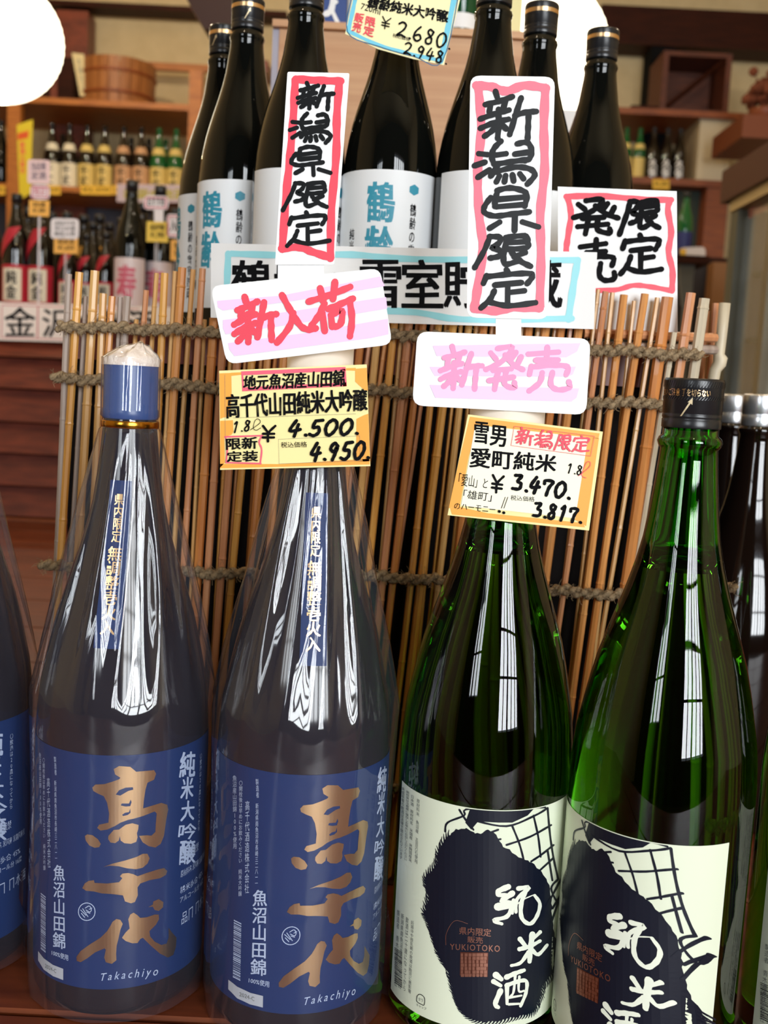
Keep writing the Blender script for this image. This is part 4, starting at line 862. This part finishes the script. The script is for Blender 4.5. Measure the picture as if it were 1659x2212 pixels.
for i, (lab, px, Y) in enumerate((('dark bottle with white and pink printed label, left of the pair on the counter', 281, 2.80), ('dark bottle with white and pink printed label, right of the pair on the counter', 342, 2.86))):
    t = far_bottle('pink_print_bottle', lab, P(px, 620, Y).x, Y, zc, 1.08, P72, DARKG, mat('pinkish_label', srgb(222, 208, 214), .35), (.012, .135), group='pink-printed bottles on the counter')
    lb = [o for o in t.children if o.name.startswith('label')][0]
    wrap_text('lettering', '寿', .0424, -35, 30, .03, .115, mat('rose_ink', srgb(205, 95, 120), .5), lb, .05, False)
gl = mat('gold_seal', srgb(190, 140, 60), .35, metal=.6)
for j, (px, Y, k_) in enumerate(((60, 3.2, 1.0), (112, 3.22, .98), (144, 3.3, 1.03), (180, 3.32, 1.02), (200, 3.2, .9), (214, 3.32, 1.03), (236, 3.2, .9), (262, 3.3, 1.0), (306, 3.1, 1.05), (376, 3.1, 1.02), (398, 2.9, 1.0), (-20, 3.1, 1.0))):
    far_bottle('dark_bottle', 'unlabelled dark bottle in the back row on the counter', P(px, 560, Y).x, Y, zc, k_, P72, BROWN, None, (0, 0), group='back row of dark bottles on the counter', neckm=gl if j in (5, 7, 3) else None)
# cards standing above the counter
def post(x, Y, ytop): 
    q = P(x, ytop, Y); return q
def tagcard(name, label, x0, y0, x1, y1, Y, m, inner=None, txt=None, cat='price card', rnd=0, ink=BLACK, lines=2):
    c = Card(name, label, cat, [(x0, y0), (x1, y0 + 2), (x1 - 1, y1 + 2), (x0 - 1, y1)], Y, m, rnd=rnd)
    q = P((x0 + x1) / 2, y1 - 2, Y + .004); bm = bmesh.new(); tube(bm, [q, Vector((q.x, q.y, ctop))], .0009, 6); link('stalk', bm, WC, c.o)
    h_ = (y1 - y0)
    if inner: c.add('border', ribbon([(x0 + 4, y0 + 5), (x1 - 5, y0 + 6)], 3) + ribbon([(x0 + 4, y1 - 4), (x1 - 5, y1 - 3)], 3) + ribbon([(x0 + 4, y0 + 5), (x0 + 3, y1 - 4)], 3) + ribbon([(x1 - 5, y0 + 6), (x1 - 6, y1 - 3)], 3), inner)
    if txt:
        tx = []
        for k_, s in enumerate(txt): tx += text(s, rq(x0 + 8, y0 + h_ * (.14 + k_ * .76 / len(txt)), x1 - 9, y0 + h_ * (.14 + (k_ + .82) * .76 / len(txt))), .02)
        c.add('lettering', tx, ink, raw=True)
    return c
OC = mat('far_orange_card', srgb(238, 178, 84), .6); WC = mat('far_white_card', srgb(232, 226, 232), .6); PK = mat('far_pink_ink', srgb(200, 110, 130), .6)
YT = 2.74
tagcard('price_card', 'orange price card hanging below the pink-bordered oval card at the left', 63, 432, 107, 466, YT, OC, None, ['特選', '¥1,480'])
tagcard('oval_card', 'white oval card with a plum border above an orange price card at the left', 66, 398, 108, 430, YT, WC, PK, ['限定'], 'sign', 12, PK)
tagcard('notice_card', 'pinkish card with dark blue lettering beside the yellow poster', 60, 344, 108, 396, YT, mat('far_pink_card', srgb(226, 196, 200), .6), None, ['当店限', '定酒'], 'sign', 6, mat('blue_black_ink', srgb(50, 50, 80), .6))
tagcard('speech_card', 'white rounded card with grey lettering above the small red-sashed bottles', 110, 471, 171, 516, YT, WC, None, ['店長おすすめ', '辛口の酒', '限定入荷'], 'sign', 10)
tagcard('price_card', 'orange price card under the white rounded card on the counter', 117, 511, 169, 547, YT, OC, None, ['純米酒', '¥1,650'])
tagcard('star_card', 'red-bordered white card above a white stalk over the pink-printed bottles', 311, 422, 364, 452, YT, WC, PK, ['おすすめ'], 'sign', 10)
tagcard('price_card', 'yellow price card with a purple heading above the right pink-printed bottle', 317, 478, 364, 522, YT, mat('far_yellow_card', srgb(232, 198, 80), .6), None, ['純米吟醸', '¥1,980'])
Card('card_stalk', 'white stalk joining the star card to the yellow price card', 'card holder', [(333, 450), (353, 450), (353, 482), (333, 482)], YT + .002, WC)
tagcard('speech_card', 'white rounded card half hidden behind the leftmost small bottle', 360, 462, 400, 512, YT, WC, PK, ['入荷'], 'sign', 10)
tagcard('price_card', 'orange price card half hidden behind the leftmost small bottle', 369, 518, 400, 562, YT, OC, None, ['特別', '¥2,200'])
# shelf unit on the back wall
SY = 6.0
su = thing('shelf_unit', 'open orange wooden shelf unit on the back wall at the left', 'shelf')
for (a, y0, b, y1) in ((14, 190, 42, 700), (402, 152, 430, 700)): pbox('post', a, y0, b, y1, SY, .06, SHELF, su)
def shelf(name, x0, x1, ya, yb_, Y, dep, m, par):
    a = P(x0, (ya + yb_) / 2 - (x1 - x0) * 0, Y); xa, xb, z0, z1 = prect(x0, ya, x1, yb_, Y); return boxo(name, xa, xb, Y, Y + dep, z0, z1, m, par), z1
o, zs3 = shelf('shelf_board', -300, 415, 208, 221, SY + .01, .62, SHELF, su)
o, zs2 = shelf('shelf_board', -300, 415, 398, 410, SY + .01, .62, SHELF, su)
xa, xb, z0, z1 = prect(44, 250, 402, 262, SY + .55); boxo('back_rail', xa, xb, SY + .55, SY + .6, z0, z1, SHELFD, su)
xa, xb, z0, z1 = prect(-300, 104, 440, 120, 6.35); boxo('top_rail', xa, xb, 6.5, 6.54, z0, z1, SHELF, su)
pb = prect(-400, 415, 560, 660, 6.55); tag(boxo('wall_panel', pb[0], pb[1], 6.55, 6.6, pb[2], pb[3], mat('slate_panel', srgb(70, 72, 88), .6)), 'dark slate panel below the shelf unit on the back wall', 'panel')
labs = [('white-labelled brown bottle, leftmost on the upper shelf', 113, BROWN, WL), ('white-labelled brown bottle, second on the upper shelf', 150, BROWN, WL), ('yellow-labelled brown bottle, third on the upper shelf', 188, BROWN, mat('far_yellow_label', srgb(225, 200, 120), .6)), ('yellow-labelled brown bottle, fourth on the upper shelf', 226, BROWN, MATS['far_yellow_label']),
        ('tan-labelled brown bottle, fifth on the upper shelf', 267, BROWN, mat('far_tan_label', srgb(205, 160, 120), .6)), ('tan-labelled brown bottle, sixth on the upper shelf', 305, BROWN, MATS['far_tan_label']), ('green bottle with yellow label, seventh on the upper shelf', 343, mat('far_green_glass', srgb(18, 92, 44), .1), MATS['far_yellow_label']), ('green bottle with yellow label at the right end of the upper shelf', 380, MATS['far_green_glass'], MATS['far_yellow_label'])]
for i, (lab, px, gm, lm) in enumerate(labs):
    x = P(px, 340, 6.14).x; sc_ = .93
    far_bottle('shelf_bottle', lab, x, 6.14, zs2, sc_, P18, gm, lm, (.012, .145), group='bottles on the upper left shelf', s='千丈', neckm=lm, cap=gm)
for (px, gm) in ((135, BROWN), (283, BROWN), (321, BROWN), (357, MATS['far_green_glass'])):
    far_bottle('shelf_bottle', 'second-row bottle on the upper left shelf, behind the ' + {135: 'two white-labelled ones', 283: 'fifth front bottle', 321: 'sixth front bottle', 357: 'seventh front bottle'}[px], P(px, 350, 6.36).x, 6.36, zs2, .9, P18, gm, WL, (.012, .14), group='second row on the upper left shelf', cap=gm)
far_bottle('shelf_bottle', 'dark bottle left of the shelf post at the left edge', P(2, 350, 6.14).x, 6.14, zs2, .93, P18, DARKG, None, (0, 0))
for lab, x0, x1 in (('yellow shelf ticket under the white-labelled bottles', 102, 131), ('wide yellow shelf ticket under the yellow-labelled bottles', 174, 241), ('yellow shelf ticket under the tan-labelled bottles', 243, 262), ('yellow shelf ticket at the left edge', -20, 11)):
    Card('shelf_ticket', lab, 'ticket', [(x0, 400), (x1, 401), (x1, 421), (x0, 420)], SY - .004, mat('ticket_yellow', srgb(238, 190, 62), .6)).add('lettering', text('¥2,300', rq(x0 + 4, 405, x1 - 4, 415), .01), BLACK, raw=True)
c = Card('shelf_banner', 'pale banner with olive lettering hanging from the upper shelf', 'banner', [(253, 397), (402, 400), (402, 438), (252, 436)], 5.995, mat('far_pale_banner', srgb(196, 180, 196), .6))
c.add('lettering', text('新潟の地酒', rq(268, 408, 400, 430), .06), mat('olive_ink', srgb(175, 165, 70), .6), raw=True)
c = Card('yellow_poster', 'narrow yellow and red poster on the shelf post at the left', 'poster', [(36, 270), (71, 258), (66, 418), (42, 432)], 5.99, mat('poster_yellow', srgb(226, 206, 46), .5))
c.add('red_heading', [[(38, 288), (62, 282), (61, 298), (38, 303)]], mat('poster_red', srgb(225, 90, 40), .5)); c.add('lettering', text('新酒入荷中', rq(43, 306, 54, 376), .03, True), RED, raw=True)
tb = thing('wooden_tub', 'round cooperage tub of tan wood on top of the shelf unit', 'tub', (P(258, 170, 6.28).x, 6.26, zs3 + .0005))
bm = bmesh.new(); kw = 76 * 6.28 / FPX; hh = 92 * 6.28 / FPX
for i in range(22):
    a0_, a1_ = 2 * math.pi * i / 22 + .012, 2 * math.pi * (i + 1) / 22 - .012; bm2 = bmesh.new(); v = []
    for r in (kw, kw * .93):
        for a_ in (a0_, (a0_ + a1_) / 2, a1_):
            for z in (0, hh): v.append(bm2.verts.new((r * math.sin(a_) * (.97 + .03 * z / hh), -r * math.cos(a_) * (.97 + .03 * z / hh), z)))
    for f in ((0, 2, 3, 1), (2, 4, 5, 3), (6, 7, 9, 8), (8, 9, 11, 10), (1, 3, 9, 7), (3, 5, 11, 9), (0, 6, 8, 2), (2, 8, 10, 4), (0, 1, 7, 6), (4, 10, 11, 5)): bm2.faces.new([v[q] for q in f])
    bmesh.ops.recalc_face_normals(bm2, faces=bm2.faces[:]); link('stave', bm2, grain('tub_wood', srgb(168, 108, 56), srgb(142, 86, 42), (10, 10, 2), .5, .1), tb)
bm.free()
for z in (.06, hh * .68):
    bm = bmesh.new(); lathe(bm, [(kw * 1.0, z), (kw * 1.025, z + .004), (kw * 1.025, z + .016), (kw * 1.0, z + .02)], 48); link('hoop', bm, SHELFD, tb)
c = Card('paper_slip', 'pale paper slip leaning against the wooden tub', 'notice', [(155, 114), (181, 117), (199, 205), (173, 208)], 6.12, mat('far_cream_paper', srgb(222, 208, 160), .7))
c.add('lettering', text('木桶仕込', [(164, 125), (174, 126), (186, 196), (176, 197)], .0, True), GREYINK, raw=True)
bk = thing('dark_crate_stack', 'dark wooden crate left of the tub on the shelf unit', 'crate'); xa, xb, z0, z1 = prect(60, 118, 176, 207, 6.3); xb -= .06; boxo('body', xa, xb, 6.34, 6.6, zs3 + .0005, z1, DARKW, bk); boxo('batten', (xa + xb) / 2, (xa + xb) / 2 + .04, 6.32, 6.3395, zs3 + .0005, z1, WOODR, bk)
# hanging dark board
bm = bmesh.new(); f = [P(x, y, 3.4) for x, y in ((372, -120), (404, 0), (441, 62), (520, 66), (590, -120))]
va = [bm.verts.new(p) for p in f]; vb = [bm.verts.new(p + Vector((0, .12, 0))) for p in f]; bm.faces.new(va); bm.faces.new(vb[::-1])
for i in range(5): bm.faces.new((va[i], vb[i], vb[(i + 1) % 5], va[(i + 1) % 5]))
bmesh.ops.recalc_face_normals(bm, faces=bm.faces[:])
hb = tag(link('hanging_board', bm, mat('dark_red_lacquer', srgb(52, 18, 12), .4)), 'dark red-brown board hanging from the ceiling above the small bottles at the left', 'board')
for px in (405, 555):
    q = P(px, -100, 3.46); bm = bmesh.new(); tube(bm, [q, Vector((q.x, q.y, 3.2))], .006, 6); link('cord', bm, BLKCAP, hb)
boxp = pbox('small_wooden_block', 563, 130, 579, 156, 6.4, .25, WOODR); tag(boxp, 'small red-brown beam end on the wall left of the pale wooden box', 'beam end')
# ================================================================== right background
RY = 6.05
sr = thing('plank_shelves', 'brown wooden wall shelves at the upper right', 'shelf')
xa, xb, z0, z1 = prect(1318, 238, 1640, 251, RY); boxo('shelf_board', xa, xb, RY, 6.7, z0, z1, SHELFD, sr); zr3 = z1
xa, xb, z0, z1 = prect(1300, 385, 1600, 399, RY); boxo('shelf_board', xa, xb, RY, 6.7, z0, z1, SHELFD, sr); zr2 = z1
xa, xb, _, _ = prect(1524, 400, 1572, 550, RY); boxo('upright', xa, xb, RY + .02, 6.6, P(1550, 562, RY).z, z0, SHELFD, sr)
xa, xb, z0, z1 = prect(1480, 556, 1600, 570, RY - .1); boxo('shelf_board', xa, xb, RY - .1, 6.6, z0, z1, DARKW, sr)
for lab, px, gm, lm in (('small green bottle with yellow label, leftmost on the right-hand shelf', 1350, MATS['far_green_glass'], MATS['far_yellow_label']), ('small green bottle with yellow label, second on the right-hand shelf', 1379, MATS['far_green_glass'], MATS['far_yellow_label'])):
    far_bottle('shelf_bottle', lab, P(px, 350, 6.15).x, 6.15, zr2, .92, P72, gm, lm, (.01, .12), group='bottles on the right-hand shelf', neckm=lm, cap=gm)
for lab, px in (('dark bottle with white cursive lettering, left of three on the right-hand shelf', 1409), ('dark bottle with white cursive lettering, middle of three on the right-hand shelf', 1438), ('dark bottle with white cursive lettering, right of three on the right-hand shelf', 1466)):
    t = far_bottle('shelf_bottle', lab, P(px, 350, 6.15).x, 6.15, zr2, .95, P72, BROWN, None, (0, 0), group='bottles on the right-hand shelf')
    wrap_text('lettering', '久保', .0368, -38, 34, .02, .115, PAPER, t, .06, True)
c = Card('shelf_ticket', 'yellow shelf ticket under the three dark bottles on the right', 'ticket', [(1409, 387), (1446, 388), (1446, 409), (1410, 408)], RY - .005, MATS['ticket_yellow']); c.add('lettering', text('¥1,200', rq(1414, 392, 1442, 403), .01), BLACK, raw=True)
cb = thing('open_crate', 'dark open wooden crate with a diagonal brace on the upper right shelf', 'crate')
xa, xb, z0, z1 = prect(1430, 112, 1578, 238, 6.12); z0 = zr3; CM = grain('crate_wood', srgb(104, 50, 26), srgb(76, 34, 18), (2, 20, 20), .6, .1)
boxo('back_panel', xa, xb, 6.42, 6.44, z0, z1, CM, cb)
for a in ((xa, xa + .03, z0, z1), (xb - .03, xb, z0, z1)): boxo('side_panel', a[0], a[1], 6.12, 6.4195, a[2], a[3], CM, cb)
for a in ((z0, z0 + .025), (z1 - .025, z1)): boxo('end_panel', xa + .0305, xb - .0305, 6.12, 6.4195, a[0], a[1], CM, cb)
bm = bmesh.new(); tube(bm, [Vector((xa + .04, 6.135, z0 + .035)), Vector((xb - .04, 6.135, z1 - .035))], .012, 4); link('brace', bm, DARKW, cb)
tag(pbox('dark_tray', 1364, 228, 1422, 239, 6.1, .3, DARKW), 'flat dark tray on the upper right shelf left of the open crate', 'tray')
wb = thing('white_box', 'tall cream storage box standing at the end of the right-hand shelf', 'box'); xa, xb, z0, z1 = prect(1508, 262, 1578, 386, 6.1); boxo('body', xa, xb, 6.1, 6.5, zr2, z1, mat('cream_box', srgb(205, 190, 160), .6), wb); boxo('lid', xa - .01, xb + .01, 6.09, 6.51, z1, z1 + .02, mat('cream_box_lid', srgb(190, 176, 150), .6), wb)
t = thing('dried_flowers', 'rust-coloured dried flower bunch in a pot at the right edge', 'plant', (P(1650, 255, 5.6).x, 5.6, P(1650, 250, 5.4).z + .082)); rr2 = random.Random(9)
bm = bmesh.new(); solid(bm, [(.06, -.08), (.08, -.01), (.08, 0), (.07, 0)], 24); link('pot', bm, mat('brown_pot', srgb(130, 66, 34), .5), t, smooth=True)
bm = bmesh.new()
for i in range(60):
    a_ = rr2.uniform(0, 6.28); e = rr2.uniform(.03, .14); tp = Vector((math.cos(a_) * e * .8, math.sin(a_) * e * .8, rr2.uniform(.04, .17))); tube(bm, [Vector((0, 0, 0)), tp * .5 + Vector((0, 0, .03)), tp], .003, 3)
    bmesh.ops.create_icosphere(bm, subdivisions=1, radius=rr2.uniform(.012, .03), matrix=Matrix.Translation(tp))
dm = link('dried_stems', bm, mat('rust_flowers', srgb(120, 62, 36), .8), t); dm['kind'] = 'stuff'
bx_ = pbox('flower_shelf', 1604, 250, 1760, 300, 5.4, .5, mat('brown_cabinet_top', srgb(120, 60, 28), .6)); tag(bx_, 'brown wooden box carrying the dried flowers at the right edge', 'box')
# glass showcase along the right side
gc = thing('glass_showcase', 'glass display cabinet with grey metal frame along the right side', 'showcase')
X0 = P(1582, 435, 3.0).x; ZT_ = P(1582, 435, 3.0).z; ALU = mat('grey_frame', srgb(150, 142, 122), .4, metal=.3); ALD = mat('grey_green_frame', srgb(96, 98, 88), .45, metal=.3)
for (y0, y1, m) in ((2.94, 3.0, ALD), (2.66, 2.70, ALU), (2.2, 2.24, ALU)): boxo('post', X0, X0 + .05, y0, y1, .001, ZT_ - .031, m, gc)
boxo('top_rail', X0 - .005, X0 + .055, 2.0, 3.0, ZT_ - .03, ZT_, mat('cream_rail', srgb(200, 178, 130), .5), gc); boxo('cornice', X0 - .02, X0 + .7, 2.0, 3.05, ZT_ + .0005, ZT_ + .09, mat('dark_red_wood', srgb(72, 30, 20), .5), gc)
boxo('bottom_rail', X0, X0 + .055, 2.0, 2.9395, .001, .05, ALD, gc)
boxo('pane', X0 + .02, X0 + .024, 2.705, 2.935, .051, ZT_ - .031, CLEAR, gc); boxo('pane', X0 + .02, X0 + .024, 2.245, 2.655, .051, ZT_ - .031, CLEAR, gc)
boxo('back_panel', X0 + .62, X0 + .64, 2.0, 3.0, .001, ZT_ - .031, mat('case_back', srgb(70, 52, 38), .6), gc); boxo('end_panel', X0 + .055, X0 + .6195, 2.96, 3.0, .001, ZT_ - .031, mat('case_end', srgb(110, 90, 68), .6), gc)
for z in (.32, .56, .74): boxo('shelf', X0 + .06, X0 + .615, 2.05, 2.955, z, z + .012, ALD, gc)
for i, (z, x, y, h_, r_, col, nm) in enumerate(((.333, .16, 2.84, .16, .05, (150, 110, 60), 'tan ceramic cup on the middle showcase shelf'), (.333, .3, 2.75, .12, .06, (60, 70, 50), 'dark green jar on the middle showcase shelf'), (.573, .18, 2.85, .12, .05, (170, 100, 60), 'orange-brown jar on the upper showcase shelf'), (.05, .2, 2.8, .2, .07, (190, 190, 170), 'pale jar on the lowest level of the showcase'), (.573, .33, 2.7, .13, .05, (90, 100, 130), 'blue-grey jar on the upper showcase shelf'))):
    bm = bmesh.new(); solid(bm, [(r_ * .7, 0), (r_, h_ * .3), (r_, h_ * .7), (r_ * .6, h_ * .85), (r_ * .65, h_)], 24)
    tag(link('jar', bm, mat('jar_%d' % i, srgb(*col), .4), None, True, (X0 + x, y, z + .0005)), nm, 'jar')
c = Card('red_notice', 'red and cream notice behind the showcase glass near the top', 'notice', [(1618, 452), (1668, 418), (1668, 448), (1618, 472)], 2.9, mat('notice_salmon', srgb(190, 110, 80), .6))
# stuff in the dark corner between square card and showcase
boxo_ = pbox('tan_cupboard', 1528, 566, 1568, 900, 4.6, .09, mat('tan_cupboard', srgb(140, 96, 56), .6)); tag(boxo_, 'tan cupboard front in the dark corner right of the square card', 'cupboard')
tag(pbox('dark_cupboard', 1300, 560, 1530, 1100, 4.7, .6, mat('very_dark_wood', srgb(32, 22, 22), .6)), 'very dark cupboard in the corner behind the bamboo tips', 'cupboard')
tag(pbox('glass_door_cupboard', 1430, 405, 1526, 560, 6.2, .4, mat('dark_green_glassdoor', srgb(34, 48, 40), .25)), 'dark green glazed cupboard under the right-hand shelf', 'cupboard')
tag(pbox('pale_door_frame', 1515, 410, 1522, 556, 6.15, .04, ALU), 'slim pale frame on the glazed cupboard', 'frame')
t = thing('fan', 'grey fan blade standing in the dark corner right of the square card', 'fan')
bm = bmesh.new(); f = [P(x, y, 4.0) for x, y in ((1468, 566), (1503, 566), (1498, 600), (1494, 660), (1476, 660), (1470, 610))]; va = [bm.verts.new(p) for p in f]; vb = [bm.verts.new(p + Vector((0, .03, 0))) for p in f]; bm.faces.new(va); bm.faces.new(vb[::-1])
for i in range(6): bm.faces.new((va[i], vb[i], vb[(i + 1) % 6], va[(i + 1) % 6]))
bmesh.ops.recalc_face_normals(bm, faces=bm.faces[:]); link('blade', bm, mat('slate_grey', srgb(100, 106, 114), .5), t); q = P(1485, 660, 4.0)
bm = bmesh.new(); tube(bm, [q, Vector((q.x, q.y, -.75))], .02, 8); link('stem', bm, mat('slate_grey', (.1, .1, .1)), t)
c = Card('oval_card', 'white oval card with a yellow tab right of the square card', 'sign', [(1468, 535), (1524, 533), (1524, 560), (1480, 562)], 4.0, WC, rnd=10); c.add('yellow_tab', [[(1468, 538), (1482, 537), (1482, 556), (1470, 557)]], MATS['ticket_yellow'])
far_bottle('blue_label_bottle', 'green bottle with a blue and yellow label right of the square card', P(1478, 500, 4.1).x, 4.1, P(1478, 560, 4.1).z, .8, P72, MATS['far_green_glass'], mat('blue_label', srgb(30, 40, 110), .5), (.01, .10))
tag(boxo('display_ledge', P(1455, 560, 4.0).x, P(1530, 560, 4.0).x, 3.98, 4.6, P(1478, 566, 4.1).z - .02, P(1478, 560, 4.1).z, DARKW), 'narrow dark ledge carrying the blue-labelled bottle', 'shelf')
